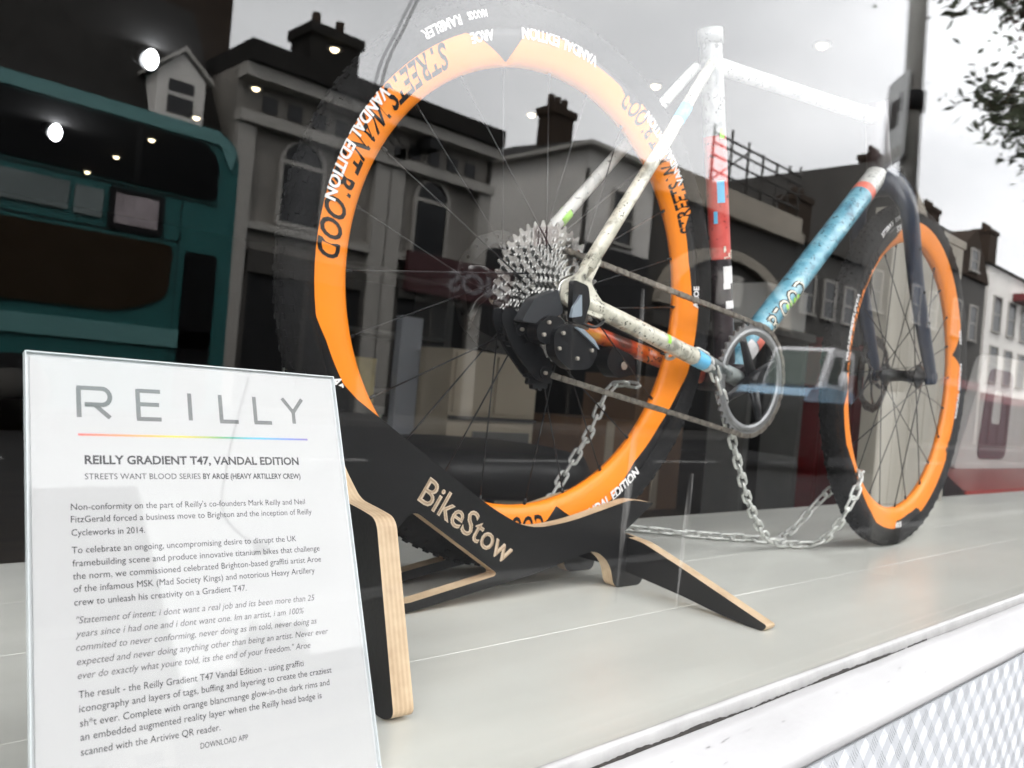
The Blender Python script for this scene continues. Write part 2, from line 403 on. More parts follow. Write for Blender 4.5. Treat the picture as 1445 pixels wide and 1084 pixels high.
# ------------------------------------------------------------------ the setting: street
def V(*a): return Vector(a)
GZ = -0.70
m_pave = mat('paving', (0.06, 0.058, 0.056), 0.85, spec=0.1, noise=0.25, nscale=1.5)
m_road = mat('asphalt', (0.030, 0.030, 0.031), 0.9, spec=0.08, noise=0.3, nscale=3, bump=0.2, bscale=40)
m_kerb = mat('kerb stone', (0.10, 0.098, 0.095), 0.8, noise=0.2, nscale=4)
b = MB(); b.box((-150, -160, GZ - 0.6), (260, 60, GZ - 0.16)); structure(b, 'ground', m_road)
b = MB(); b.box((-60, -2.55, GZ - 0.155), (150, -0.16, GZ)); structure(b, 'pavement', m_pave)
b = MB(); b.box((-60, -2.7, GZ - 0.155), (150, -2.553, GZ + 0.003)); structure(b, 'kerb', m_kerb)
b = MB(); b.box((-60, -14.15, GZ - 0.155), (150, -14.0, GZ + 0.003)); structure(b, 'kerb', m_kerb)
b = MB(); b.box((-60, -17.0, GZ - 0.155), (150, -14.153, GZ)); structure(b, 'pavement', m_pave)
b = MB(); b.box((-60, -14.0, GZ - 0.16), (150, -2.7, GZ - 0.12)); structure(b, 'road', m_road)
b = MB()
for i in range(-12, 40): b.box((i * 4.0, -8.42, GZ - 0.119), (i * 4.0 + 2.0, -8.30, GZ - 0.114))
structure(b, 'road_marking', mat('road paint', (0.40, 0.40, 0.39), 0.7, noise=0.3, nscale=6))

# ------------------------------------------------------------------ the setting: shop room
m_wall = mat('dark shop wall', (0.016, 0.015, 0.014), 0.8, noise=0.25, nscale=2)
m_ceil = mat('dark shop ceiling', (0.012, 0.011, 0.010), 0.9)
m_wood = mat('shop floor wood', (0.085, 0.062, 0.042), 0.5, noise=0.35, nscale=5, stretch=(0.4, 5, 1))
FZ = -0.55
b = MB(); b.box((-2.2, 0.735, FZ - 0.1), (12.0, 13.0, FZ)); structure(b, 'shop_floor', m_wood)
b = MB(); b.box((-2.2, 0.02, 2.32), (12.0, 13.0, 2.5)); structure(b, 'shop_ceiling', m_ceil)
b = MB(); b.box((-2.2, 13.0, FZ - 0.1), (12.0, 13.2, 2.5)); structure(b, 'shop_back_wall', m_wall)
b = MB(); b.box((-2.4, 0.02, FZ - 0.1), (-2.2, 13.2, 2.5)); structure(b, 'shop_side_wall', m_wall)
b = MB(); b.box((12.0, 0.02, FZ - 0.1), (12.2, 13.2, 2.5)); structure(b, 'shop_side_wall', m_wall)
m_front = mat('shop front wall', (0.62, 0.61, 0.60), 0.7, noise=0.1, nscale=2)
b = MB(); b.box((-20, -0.10, 2.14), (40, 0.018, 8.5)); b.box((-20, -0.10, GZ), (-2.2, 0.018, 2.139)); b.box((12.0, -0.10, GZ), (40, 0.018, 2.139)); structure(b, 'shop_front_wall', m_front)

b = MB(); b.box((-20, 0.02, 2.501), (40, 14.0, 9.0)); structure(b, 'shop_shade_block', m_front)  # unseen upper storeys, added to shade the pavement and near road
b = MB(); b.box((-20, -0.42, 2.16), (40, -0.101, 2.40)); structure(b, 'shade_canopy', m_front)  # unseen overhang added to cut the sky light entering the window
# display ledge: boards with dark joints between them
b = MB(); b.box((-2.19, 0.004, -0.12), (11.99, 0.722, -0.012)); structure(b, 'display_ledge_base', M['gap'])
edges = [0.016, 0.232, 0.402, 0.556, 0.722]
b = MB()
for i in range(4):
    y0, y1 = edges[i] + 0.0002, edges[i + 1] - 0.0002
    xs = [-2.18 + k * 0.18 for k in range(79)]
    pr = [(y0, -0.0115), (y0, -0.0006), (y0 + 0.0004, 0.0), (y1 - 0.0004, 0.0), (y1, -0.0006), (y1, -0.0115)]
    vs = []; fs = []
    for x in xs:
        w = 0.0005 * math.sin(x * 7 + i) + 0.0004 * math.sin(x * 23 + 2 * i)
        for y, z in pr: vs.append((x, y, z + (w * 0.4 if z > -0.01 else 0)))
    for k in range(len(xs) - 1):
        for j in range(5): fs.append((k * 6 + j, (k + 1) * 6 + j, (k + 1) * 6 + j + 1, k * 6 + j + 1))
    b.add(vs, fs, 0)
structure(b, 'display_ledge', M['ledge'])
b = MB(); b.box((-2.19, 0.723, FZ), (11.99, 0.734, -0.004)); structure(b, 'ledge_fascia', M['ledge'])

# ------------------------------------------------------------------ window
b = MB(); b.box((-2.15, 0.006, -0.010), (11.95, 0.0145, 2.139))
pane = tag(b.build('window_pane', M['glass']), 'large shop window pane mirroring the street and speckled with dried rain', 'window')
b = MB()
for (xa, za), (xb, zb), w in (((0.4704, 0.2346), (0.4640, 0.110), 0.0040), ((0.5445, 0.200), (0.5390, 0.098), 0.0036), ((0.4640, 0.330), (0.4700, 0.236), 0.0026)):
    n = 8; vs = []; fs = []
    for i in range(n + 1):
        t = i / n; x = xa + (xb - xa) * t; z = za + (zb - za) * t; ww = w * (0.35 + 0.65 * math.sin(PI * min(1, 0.15 + t)))
        for yy in (0.0050, 0.0057):
            vs += [(x - ww, yy, z), (x + ww, yy, z)]
    for i in range(n):
        o = i * 4; fs += [(o, o + 1, o + 5, o + 4), (o + 3, o + 2, o + 6, o + 7)]
    b.add(vs, fs)
b.build('pale_streak', streak_mat('pale streak', 0.055), pane)  # thin pale translucent streaks on the outer glass face

# outer timber sill, putty bead, tread plate
def strip(name, prof, x0, x1, m, label, cat, wob=0.0, dx=0.03, seed=0):
    rnd = random.Random(seed); b = MB(); n = int((x1 - x0) / dx); k = len(prof); vs = []; fs = []
    ph = [rnd.uniform(0, 6) for _ in prof]
    for i in range(n + 1):
        x = x0 + (x1 - x0) * i / n
        for j, (y, z) in enumerate(prof):
            w = wob * (math.sin(x * 21 + ph[j]) * 0.5 + math.sin(x * 57 + ph[j] * 2) * 0.3 + rnd.uniform(-.4, .4))
            vs.append((x, y + w * 0.6, z + w))
    for i in range(n):
        for j in range(k):
            j2 = (j + 1) % k; fs.append((i * k + j, (i + 1) * k + j, (i + 1) * k + j2, i * k + j2))
    b.add(vs, fs, 0, True); b.f.append(tuple(range(k))); b.mi.append(0); b.sm.append(False)
    o = b.build(name, m, fixn=True); return tag(o, label, cat)
strip('putty_bead', [(0.0055, -0.012), (-0.0005, -0.012), (-0.0012, 0.0035), (-0.0002, 0.0100), (0.0018, 0.0125), (0.0040, 0.0128), (0.0055, 0.0118)], -2.1, 11.9, M['bead'],
      'narrow white painted putty bead along the foot of the glass', 'glazing bead', wob=0.00025, dx=0.03, seed=3)
strip('flaked_joint', [(-0.0010, -0.004), (-0.0030, -0.004), (-0.0034, 0.0012), (-0.0022, 0.0026), (-0.0010, 0.0020)], -0.4, 1.05, M['flake'],
      'dark broken crack line of flaked paint between bead and sill', 'paint crack', wob=0.0016, dx=0.0045, seed=11)
strip('window_sill', [(0.004, -0.013), (-0.002, 0.0010), (-0.0045, 0.0016), (-0.0105, -0.0030), (-0.0125, -0.0046), (-0.0150, -0.0060), (-0.0280, -0.0158), (-0.0400, -0.0255), (-0.0440, -0.0298), (-0.0455, -0.0340),
                       (-0.0448, -0.0368), (-0.030, -0.0375), (0.004, -0.0375)], -2.1, 11.9, M['sill'], 'glossy white painted timber sill below the shop window', 'window sill', wob=0.00035, dx=0.025, seed=5)
rnd = random.Random(21); chips = empty('paint_chips', (0.7, -0.02, -0.012), 'small dark chips where the white sill paint has flaked off', 'paint chips')
for i in range(30):
    x = rnd.uniform(0.42, 1.35); k = rnd.random() ** 2; y = -0.0155 - 0.026 * k; z = -0.0064 - 0.0198 * k; q = MB(); n = 7; L_ = rnd.uniform(.0008, .0050); w_ = rnd.uniform(.0004, .0013)
    ring = [(x + L_ * math.cos(2 * PI * a / n) * rnd.uniform(.6, 1.2), w_ * math.sin(2 * PI * a / n) * rnd.uniform(.6, 1.3)) for a in range(n)]
    q.add([V(a, y - c * .8 - .0005 + .0, z + c * .6 + .0007) for a, c in ring], [tuple(range(n))]); q.build('chip', M['flake'], chips)
b = MB(); b.box((-2.2, -0.036, GZ), (12.0, 0.003, -0.0385)); tag(b.build('stall_riser', M['gap']), 'dark wall under the window behind the tread plate', 'wall')
b = MB(); b.box((-1.0, -0.0420, -0.66), (3.2, -0.0365, -0.0415))
def bar(b, cx, cz, ang, ln, w, h):
    c, s = math.cos(ang), math.sin(ang); pts = []
    pr = [(-ln, 0), (-ln * .55, w), (0, w * 1.15), (ln * .55, w), (ln, 0), (ln * .55, -w), (0, -w * 1.15), (-ln * .55, -w)]
    base = [(cx + a * c - d * s, -0.0418, cz + a * s + d * c) for a, d in pr]
    top = [(cx + .72 * (a * c) - .45 * d * s, -0.0420 - h, cz + .72 * a * s + .45 * d * c) for a, d in pr]
    b.add(base + top, [(i, i + 8, (i + 1) % 8 + 8, (i + 1) % 8) for i in range(8)] + [tuple(reversed(range(8, 16)))], 0, False)
P = 0.0215
for i in range(24, 84):
    for j in range(0, 17):
        cx, cz = i * P, -0.052 - j * P
        a = R(45) if (i + j) % 2 else R(-45)
        for k in range(-2, 3):
            d = k * 0.0031; bar(b, cx - d * math.sin(a), cz + d * math.cos(a), a, 0.0098, 0.00072, 0.00045)
b.f = [f for f in b.f]; tag(b.build('tread_plate', M['tread'], fixn=True), 'pale aluminium tread plate of raised five-bar pattern under the sill', 'metal plate')

# ------------------------------------------------------------------ bicycle
CW = V(0.7495, 0.3969, 0.3771); E3 = V(0.9981, -0.0619, 0.0).normalized(); N3 = V(-0.0619, -0.9979, -0.0179).normalized(); U3 = E3.cross(-N3)
if U3.z < 0: U3 = -U3
def BL(s, o, t): return CW + E3 * s + N3 * o + U3 * t
BM = Matrix(((E3.x, -N3.x, U3.x, 0), (E3.y, -N3.y, U3.y, 0), (E3.z, -N3.z, U3.z, 0), (0, 0, 0, 1)))
base = BL(0, 0, -0.377); BM.translation = base
bike = empty('bicycle', BM, 'graffiti painted bicycle with orange rims and no saddle, propped in the shop window', 'bicycle')

RO, RT, TR = 0.318, 0.329, 0.0205
DEC = [(-3, .318), (3.6, .318), (5.2, .299), (8.1, .298), (16.7, .294), (26.5, .296), (28.5, .304), (30.5, .318), (42, .318), (52, .3175), (59, .316), (62.6, .314), (63.2, .309), (64, .312), (65, .300), (66.3, .299), (67.2, .306), (68.4, .301), (70.8, .306), (83, .306), (89, .311), (89.9, .318),
       (102.2, .318), (103.2, .309), (109.0, .2775), (109.6, .2775), (114.6, .297), (117, .307), (121.7, .318), (150, .318), (188, .318), (190.4, .318), (197.5, .307), (207, .300), (211.2, .291), (222, .287), (240, .290), (252, .296), (262, .299), (270, .298), (278.5, .297), (279.2, .296), (283.4, .2815), (287.6, .303), (290, .311),
       (294.7, .311), (301.9, .314), (304.8, .307), (314, .297), (327.8, .299), (338.9, .306), (345.9, .3150), (351, .318), (357, .318)]
def rdec(a):
    a = (a + 3) % 360 - 3
    for (a0, r0), (a1, r1) in zip(DEC, DEC[1:]):
        if a0 <= a <= a1: return r0 + (r1 - r0) * (a - a0) / (a1 - a0)
    return 0.318
RIMP = [(0.2735, 0.0), (0.2745, 0.0042), (0.2785, 0.0076), (0.2850, 0.0102), (0.2950, 0.0125), (0.3050, 0.0137), (0.3180, 0.0140)]
def wside(r):
    for (r0, w0), (r1, w1) in zip(RIMP, RIMP[1:]):
        if r0 <= r <= r1: return w0 + (w1 - w0) * (r - r0) / (r1 - r0)
    return 0.0 if r < 0.28 else 0.014
def rimtext(mb, s, a0, r, height, arc, bold=0.0, shear=0.0, mi=0, wide=None, lift=0.0013, side=1):
    """letters run counterclockwise from angle a0 (deg) over arc degrees, tops to the hub"""
    width = R(arc) * r
    def fn(a, h):
        ang = R(a0) + a / r; rr = r - h
        w = (wide if wide is not None else wside(rr)) + lift
        return (rr * math.cos(ang), -w * side, rr * math.sin(ang))
    put_text(mb, s, fn, width=width, height=height, bold=bold, shear=shear, mi=mi)

def make_wheel(front):
    """local frame: x forward, y to the bike's left, z up; the window side is -y"""
    F = V(1.7745, 0.3334, 0.3500)
    if front: a = 0.0164; mw = Matrix.Translation(F) @ Matrix.Rotation(a, 4, 'Z')
    else: mw = BM.copy(); mw.translation = CW
    b = MB()
    pr = [(r, w) for r, w in RIMP] + [(0.3185, 0.0115), (0.3120, 0.0105), (0.3120, -0.0105), (0.3185, -0.0115)] + [(r, -w) for r, w in reversed(RIMP[1:])]
    b.lathe(pr, 180)
    wheel = b.build('wheel', M['carbon'], bike, local=True, matrix=mw, fixn=True)
    if front: wheel['label'] = 'smaller looking front wheel standing on the ledge at the far end'
    else: wheel['label'] = 'rear wheel with orange rim held in the black stand'
    rot = 95 if front else 0
    # orange decal with angular cut-outs, wrapped round the inner edge of the rim
    b = MB(); n = 720
    for side in (-1, 1):
        vs = []; fs = []; rs_n = 9
        for i in range(n):
            a = 360 * i / n; ro = max(rdec(a + rot), 0.2765) if side < 0 else 0.318
            for j in range(rs_n):
                t = j / (rs_n - 1); r = 0.2735 + (ro - 0.2735) * t ** 1.3
                r = (0.2735, 0.2745, 0.2785, 0.2850)[j] if j < 4 and ro > 0.286 else r
                if j >= 4 and ro > 0.286: r = 0.2850 + (ro - 0.2850) * (j - 3) / (rs_n - 4)
                w = wside(r) + 0.0008
                if j == 0: w = 0.0
                ri_ = r - 0.0009 if j < 4 else r
                vs.append((ri_ * math.cos(R(a)), side * w, ri_ * math.sin(R(a))))
        for i in range(n):
            i2 = (i + 1) % n
            for j in range(rs_n - 1):
                q = (i * rs_n + j, i * rs_n + j + 1, i2 * rs_n + j + 1, i2 * rs_n + j); fs.append(q if side < 0 else q[::-1])
        b.add(vs, fs, 0, True)
    b.build('rim_decal', M['orange'], wheel, local=True)
    # lettering on the window side
    dr = -rot if front else 0
    for a0, arc in (((24.5, 44.0), (126.5, 55.0), (228, 50)) if not front else ((228, 50),)):
        b = MB(); rimtext(b, 'STREETS WANT BLOOD', a0 + dr, 0.3130, 0.0280, arc, bold=0.022, shear=0.25); b.build('rim_lettering', M['black_print'], wheel, local=True)
    for a0, arc in (((144.5, 26.0), (80.5, 24.0), (289.5, 24.0), (38, 22)) if not front else ((80.5, 24.0), (250, 24))):
        b = MB(); rimtext(b, 'VANDAL EDITION', a0 + dr, 0.3165, 0.0140, arc, bold=0.035, lift=0.0020); b.build('rim_lettering', M['white_print'], wheel, local=True)
    for a0, arc in ((112.8, 6.5), (259, 8.0), (3.6, 6.0), (205, 6)):
        b = MB(); rimtext(b, 'AROE', a0 + dr, 0.3125, 0.0115, arc, bold=0.035, lift=0.0020); b.build('rim_lettering', M['white_print'], wheel, local=True)
    # tyre with knobs
    b = MB()
    pr = []
    for j in range(20):
        a = 2 * PI * j / 20; pr.append((RT + TR * math.cos(a), TR * math.sin(a) * 1.04))
    b.lathe(pr, 120)
    for i in range(132):
        a = 2 * PI * i / 132
        for row, (ang, ln, wd) in enumerate(((0, .0085, .0045), (R(27), .0075, .0045), (R(-27), .0075, .0045), (R(56), .0080, .0055), (R(-56), .0080, .0055), (R(80), .0060, .0030), (R(-80), .0060, .0030))):
            aa = a + (0.5 if row in (1, 2) else 0) * 2 * PI / 132
            if row >= 3 and i % 2: continue
            rad = V(math.cos(aa), 0, math.sin(aa)); tg = V(-math.sin(aa), 0, math.cos(aa)); ax = V(0, 1, 0)
            out = rad * math.cos(ang) + ax * math.sin(ang); sd_ = ax * math.cos(ang) - rad * math.sin(ang)
            c = rad * RT + out * (TR * 1.0)
            hh = 0.0019 if row < 5 else 0.0009
            vs = []
            for k, sc in ((-0.0015, 1.0), (hh, 0.8)):
                for p_, q_ in ((-1, -1), (1, -1), (1, 1), (-1, 1)):
                    vs.append(c + out * k + tg * (p_ * ln * .5 * sc) + sd_ * (q_ * wd * .5 * sc))
            b.add(vs, [(0, 1, 5, 4), (1, 2, 6, 5), (2, 3, 7, 6), (3, 0, 4, 7), (4, 5, 6, 7)])
    ty = b.build('tyre', M['tyre'], wheel, local=True, fixn=False)
    for a0 in (114.4,):
        b = MB()
        def fl(a, h, a0=a0):
            ang = R(a0) + a / 0.334; rr = 0.334 - h; k = rr - RT
            return (rr * math.cos(ang), -(math.sqrt(max(TR * TR - k * k, 0)) * 1.04 + 0.0012), rr * math.sin(ang))
        def fl2(a, h, a0=a0): return fl(a + 0.040, h, a0)
        put_text(b, 'MAXXIS', fl, width=0.030, height=0.0085, bold=0.03); put_text(b, 'RAMBLER', fl2, width=0.060, height=0.011, bold=0.03)
        b.build('tyre_lettering', M['white_print'], wheel, local=True)
    # hub and spokes
    hw = 0.050 if front else 0.062
    b = MB()
    b.lathe([(0.0, -hw), (0.010, -hw), (0.011, -hw * .82), (0.024, -hw * .70), (0.024, -hw * .62), (0.013, -hw * .5), (0.011, 0), (0.013, hw * .5), (0.024, hw * .62), (0.024, hw * .70), (0.011, hw * .82), (0.010, hw), (0.0, hw)], 28, closed=False)
    b.build('hub', M['der'], wheel, local=True, fixn=True)
    b = MB()
    for i in range(24):
        sgn = 1 if i % 2 else -1; a1 = 2 * PI * i / 24 + 0.06; a0 = a1 + (1.15 if (i // 2) % 2 else -1.15)
        b.tube([(0.0225 * math.cos(a0), sgn * hw * .66, 0.0225 * math.sin(a0)), (0.276 * math.cos(a1), sgn * 0.001, 0.276 * math.sin(a1))], 0.0010, 6)
        b.tube([(0.2655 * math.cos(a1), sgn * 0.0034, 0.2655 * math.sin(a1)), (0.276 * math.cos(a1), sgn * 0.001, 0.276 * math.sin(a1))], 0.0021, 8)
    b.build('spokes', M['der'], wheel, local=True)
    # disc brake rotor on the far side
    b = MB(); rw = 0.066 if not front else 0.058; n = 96; R1, R2 = 0.081, 0.064
    outer = [(R1 + 0.0012 * math.sin(12 * 2 * PI * i / n)) for i in range(n)]
    o2 = [(outer[i] * math.cos(2 * PI * i / n), outer[i] * math.sin(2 * PI * i / n)) for i in range(n)]
    i2_ = [((R2 - 0.002 * math.sin(6 * 2 * PI * i / n)) * math.cos(2 * PI * i / n), (R2 - 0.002 * math.sin(6 * 2 * PI * i / n)) * math.sin(2 * PI * i / n)) for i in range(n)]
    holes = [i2_]
    for i in range(24):
        a = 2 * PI * i / 24
        holes.append([(0.0735 * math.cos(a) + 0.0028 * math.cos(k * PI / 3), 0.0735 * math.sin(a) + 0.0028 * math.sin(k * PI / 3)) for k in range(6)])
    b.prism(o2, holes, lambda x, z, w: V(x, rw + w, z), -0.0009, 0.0009, 0, 0)
    for i in range(6):
        a = 2 * PI * i / 6
        b.tube([(0.018 * math.cos(a), rw, 0.018 * math.sin(a)), (0.045 * math.cos(a + .45), rw, 0.045 * math.sin(a + .45)), (0.0655 * math.cos(a + .7), rw, 0.0655 * math.sin(a + .7))], [0.006, 0.0048, 0.005], 8, flat=((0, 1, 0), 0.2))
    b.lathe([(0.012, rw - .004), (0.021, rw - .004), (0.021, rw + .003), (0.012, rw + .003)], 24)
    b.build('brake_rotor', M['dark_steel'], wheel, local=True)
    if not front:
        b = MB()
        N_ = [42, 37, 32, 28, 25, 22, 19, 17, 15, 13, 11]
        for q, nt_ in enumerate(N_):
            rp = nt_ * 0.0127 / (2 * PI); y = -(0.0215 + q * 0.0037)
            pts = []
            for k in range(nt_):
                for da, dr_ in ((-0.5, -0.0036), (-0.30, -0.0026), (-0.14, 0.0024), (0.0, 0.0036), (0.14, 0.0024), (0.30, -0.0026)):
                    a = 2 * PI * (k + da) / nt_; pts.append(((rp + dr_) * math.cos(a), (rp + dr_) * math.sin(a)))
            holes = []
            nh = 7 if nt_ > 30 else 0
            if nh:
                rm = rp - 0.0155
                for k in range(nh):
                    a = 2 * PI * (k + 0.4 * (q % 2)) / nh; rh = 0.0070
                    holes.append([(rm * math.cos(a) + rh * math.cos(j * PI / 5), rm * math.sin(a) + rh * math.sin(j * PI / 5)) for j in range(10)])
            hub_r = max(0.0165, rp * 0.42)
            holes.append([(hub_r * math.cos(2 * PI * j / 28), hub_r * math.sin(2 * PI * j / 28)) for j in range(28)])
            b.prism(pts, holes, lambda x, z, w, y=y: V(x, y + w, z), -0.0009, 0.0009, 0, 0)
        for k in range(9):
            a = 2 * PI * k / 9
            for q in range(5):
                r0 = N_[q] * 0.0127 / (2 * PI) * .43; r1 = N_[q + 1] * 0.0127 / (2 * PI) * .43
                b.tube([(r0 * math.cos(a), -(0.0215 + q * .0037), r0 * math.sin(a)), (r1 * math.cos(a), -(0.0215 + (q + 1) * .0037), r1 * math.sin(a))], 0.0035, 6)
        b.lathe([(0.008, -0.020), (0.0168, -0.020), (0.0168, -0.0590), (0.0150, -0.0605), (0.008, -0.0605)], 30)
        b.build('cassette', M['steel'], wheel, local=True, fixn=True)
    return wheel
rear = make_wheel(False)
front = make_wheel(True)

# frame
def seg(p, q, n): return [tuple(Vector(p).lerp(Vector(q), i / n)) for i in range(n + 1)]
SEAT0, SEAT1 = (0.420, 0, -0.078), (0.292, 0, 0.436)
def on_seat(t):                                             # t = height in bike coordinates
    k = (t + 0.078) / 0.514; return (0.420 - 0.128 * k, 0, t)
HA = (0.9796, 0, -0.0433); HD = (-0.3256, 0, 0.9455)
def on_head(k): return (HA[0] + HD[0] * k, 0, HA[2] + HD[2] * k)
def fr(mb, pts, rad, mi, n=18, **k): mb.tube([BL(*p) for p in pts], rad, n, mi, **k)
FM = [M['white_paint'], M['red_paint'], M['dark_paint'], M['blue_paint'], M['cream'], M['flame'], M['grey_paint'], M['sky_blue'], M['pink'], M['lime'], M['der'], graffiti_mat('darkened white paint', [(0.16, 0.17, 0.17), (0.26, 0.27, 0.27), (0.34, 0.35, 0.34), (0.42, 0.42, 0.41)], 30)]  # last one: white seat tube paint darkened to melt into the mirrored sky
b = MB()
zs = [(-0.055, 0.105, 2), (0.105, 0.285, 1), (0.285, 0.425, 11)]
for t0, t1, mi in zs: fr(b, seg(on_seat(t0), on_seat(t1), 4), 0.0168, mi, cap=False)
fr(b, [on_seat(0.415), on_seat(0.436)], 0.0188, 11)                                   # seat clamp
fr(b, seg(on_seat(0.388), on_head(0.520), 8), [0.0125, .0122, .0122, .0122, .0122, .0125, .013, .0135, .0145], 0)     # top tube
dt0, dt1 = V(0.420, 0, -0.070), V(0.842, 0, 0.352)
def on_dt(k): return tuple(dt0.lerp(dt1, k))
fr(b, seg(on_dt(0.0), on_dt(0.42), 4), [0.0205, .0205, .021, .021, .021], 3, cap=False)
fr(b, seg(on_dt(0.42), on_dt(0.86), 4), 0.021, 3, cap=False)
fr(b, seg(on_dt(0.86), on_dt(0.89), 1), 0.0212, 8, cap=False)
fr(b, seg(on_dt(0.89), on_dt(1.0), 2), 0.0205, 0, cap=False)
fr(b, seg(on_head(0.415), on_head(0.548), 3), [0.024, .0215, .0215, .0225], 2)       # head tube
b.tube([BL(0.420, -0.046, -0.078), BL(0.420, 0.040, -0.078)], 0.0235, 24, 2)         # bottom bracket shell
for o in (1, -1):
    # seat stays
    ss = [(0.020, 0.0665 * o, 0.030), (0.075, 0.058 * o, 0.105), (0.165, 0.042 * o, 0.222), (0.262, 0.020 * o, 0.350), (0.287, 0.014 * o, 0.382)]
    fr(b, ss, [0.0095, 0.0095, 0.0088, 0.0078, 0.0072], 0 if o < 0 else 4, 14)
    # chain stays
    cs_ = [(0.020, 0.0665 * o, -0.010), (0.110, 0.0600 * o, -0.026), (0.215, 0.0520 * o, -0.045), (0.272, 0.046 * o, -0.055)]
    fr(b, cs_, [0.0110, 0.0118, 0.0122, 0.0125], 4 if o > 0 else 5, 14, cap=False)
    if o > 0:
        fr(b, [(0.2735, .0459, -.0553), (0.302, 0.0435, -0.0604)], 0.0127, 7, 14, cap=False)
        fr(b, [(0.302, .0435, -.0604), (0.312, 0.0427, -0.0622)], 0.0129, 0, 14, cap=False)
        fr(b, [(0.312, .0427, -.0622), (0.410, 0.0340, -0.0790)], [0.0127, 0.0135], 6, 14)
    else:
        fr(b, [(0.272, 0.046 * o, -0.055), (0.410, 0.034 * o, -0.079)], [0.0125, 0.0135], 5, 14)
    # dropouts: hooded plates with windows
    out = roundpoly([(-0.018, -0.014), (-0.004, -0.020), (0.020, -0.024), (0.050, -0.028), (0.052, -0.010), (0.034, 0.004), (0.024, 0.014), (0.040, 0.045), (0.024, 0.050), (0.006, 0.022), (-0.014, 0.012)], 0.006, 4)
    ho = [[(0.0105 * math.cos(k * PI / 8), 0.0105 * math.sin(k * PI / 8)) for k in range(16)],
          roundpoly([(0.018, -0.013), (0.034, -0.016), (0.030, -0.005), (0.020, -0.003)], 0.003, 3), roundpoly([(0.013, 0.016), (0.022, 0.022), (0.025, 0.034), (0.018, 0.030)], 0.003, 3)]
    b.prism(out, ho, lambda x, z, w, o=o: BL(x, 0.0685 * o + w, z), -0.0045, 0.0045, 4, 4)
    b.tube([BL(0, 0.058 * o, 0), BL(0, 0.0725 * o, 0)], 0.0155, 20, 4)
    b.tube([BL(0, 0.0700 * o, 0), BL(0, 0.0748 * o, 0)], 0.0098, 18, 10)
fr(b, [(0.200, 0.0345, 0.268), (0.219, 0.0307, 0.293)], 0.0092, 7, 14)               # sky blue band on the stay
fr(b, [(0.080, -0.0575, 0.110), (0.092, -0.0555, 0.126)], 0.0100, 9, 14)
frame = b.build('frame', FM, bike)

# patches and letters painted on the tubes
def tube_text(mb, s, pa, pb, rad, a0, width, height, k0=0.0, mi=0, bold=0.03, lift=0.0006, flip=False):
    """writes along the tube from pa to pb, centred on the side that faces the window"""
    A, B = BL(*pa), BL(*pb); ax = (B - A).normalized(); n0 = N3 - ax * N3.dot(ax); n0.normalize(); s0 = ax.cross(n0) * (-1 if flip else 1)
    st = A + (B - A) * k0
    def fn(a, h):
        th = a0 + (h - height * .5) / rad
        return st + ax * a + (n0 * math.cos(th) + s0 * math.sin(th)) * (rad + lift)
    put_text(mb, s, fn, width=width, height=height, bold=bold, mi=mi)
def tube_patch(mb, pa, pb, rad, k0, k1, a0, a1, mi, lift=0.0005):
    A, B = BL(*pa), BL(*pb); ax = (B - A).normalized(); n0 = N3 - ax * N3.dot(ax); n0.normalize(); s0 = ax.cross(n0)
    vs = []; fs = []; n = 6
    for k in (k0, k1):
        for i in range(n + 1):
            th = a0 + (a1 - a0) * i / n; vs.append(A + (B - A) * k + (n0 * math.cos(th) + s0 * math.sin(th)) * (rad + lift))
    for i in range(n): fs.append((i, i + 1, n + 2 + i, n + 1 + i))
    mb.add(vs, fs, mi)
def FP(f, *a, **k):
    nm = 'frame_lettering' if f is tube_text else 'paint_patch'
    q = MB(); f(q, *a, **k); q.build(nm, PM, frame)
S0, S1 = on_seat(0.0), on_seat(0.4)
PM = [M['white_print'], M['sky_blue'], M['black_print'], M['lime'], M['pink'], M['cream']]
FP(tube_patch, S0, S1, 0.0168, 0.470, 0.550, -0.95, -0.25, 1); FP(tube_patch, S0, S1, 0.0168, 0.395, 0.440, -1.35, -1.0, 1)
FP(tube_patch, S0, S1, 0.0168, 0.170, 0.235, -0.7, 0.55, 0); FP(tube_patch, S0, S1, 0.0168, 0.150, 0.172, -0.75, 0.0, 0)
FP(tube_patch, S0, S1, 0.0168, 0.075, 0.105, -0.6, 0.55, 0); FP(tube_patch, S0, S1, 0.0168, 0.700, 0.735, -0.5, 0.0, 3)
for k in range(5): FP(tube_patch, S0, S1, 0.0168, 0.79 + 0.012 * k, 0.796 + 0.013 * k, -0.8 + 0.22 * k, -0.70 + 0.24 * k, 2)
FP(tube_text, 'FL', S0, S1, 0.0168, 0.0, 0.020, 0.018, 0.262, mi=5)
FP(tube_text, 'BLOOD', on_dt(0), on_dt(1), 0.021, 0.0, 0.115, 0.030, 0.20, mi=2, bold=0.05)
FP(tube_text, 'BLOOD', on_dt(0), on_dt(1), 0.021, 0.0, 0.115, 0.030, 0.20, mi=5, bold=0.0, lift=0.0010)
for k in range(4): FP(tube_patch, on_dt(0), on_dt(1), 0.021, 0.285 + 0.02 * k, 0.298 + 0.02 * k, -0.2 + 0.1 * k, 0.25 + 0.1 * k, 3, 0.0008)
FP(tube_patch, on_dt(0), on_dt(1), 0.021, 0.120, 0.155, -0.3, 0.9, 4); FP(tube_patch, on_dt(0), on_dt(1), 0.021, 0.06, 0.115, -0.8, 0.9, 0)
T0, T1 = on_seat(0.388), on_head(0.520)
FP(tube_patch, T0, T1, 0.0142, 0.84, 0.985, -0.6, 0.5, 0, 0.0010)
FP(tube_patch, (0.110, .060, -.026), (0.215, .052, -.045), 0.0122, 0.75, 0.82, -0.9, 0.2, 3)

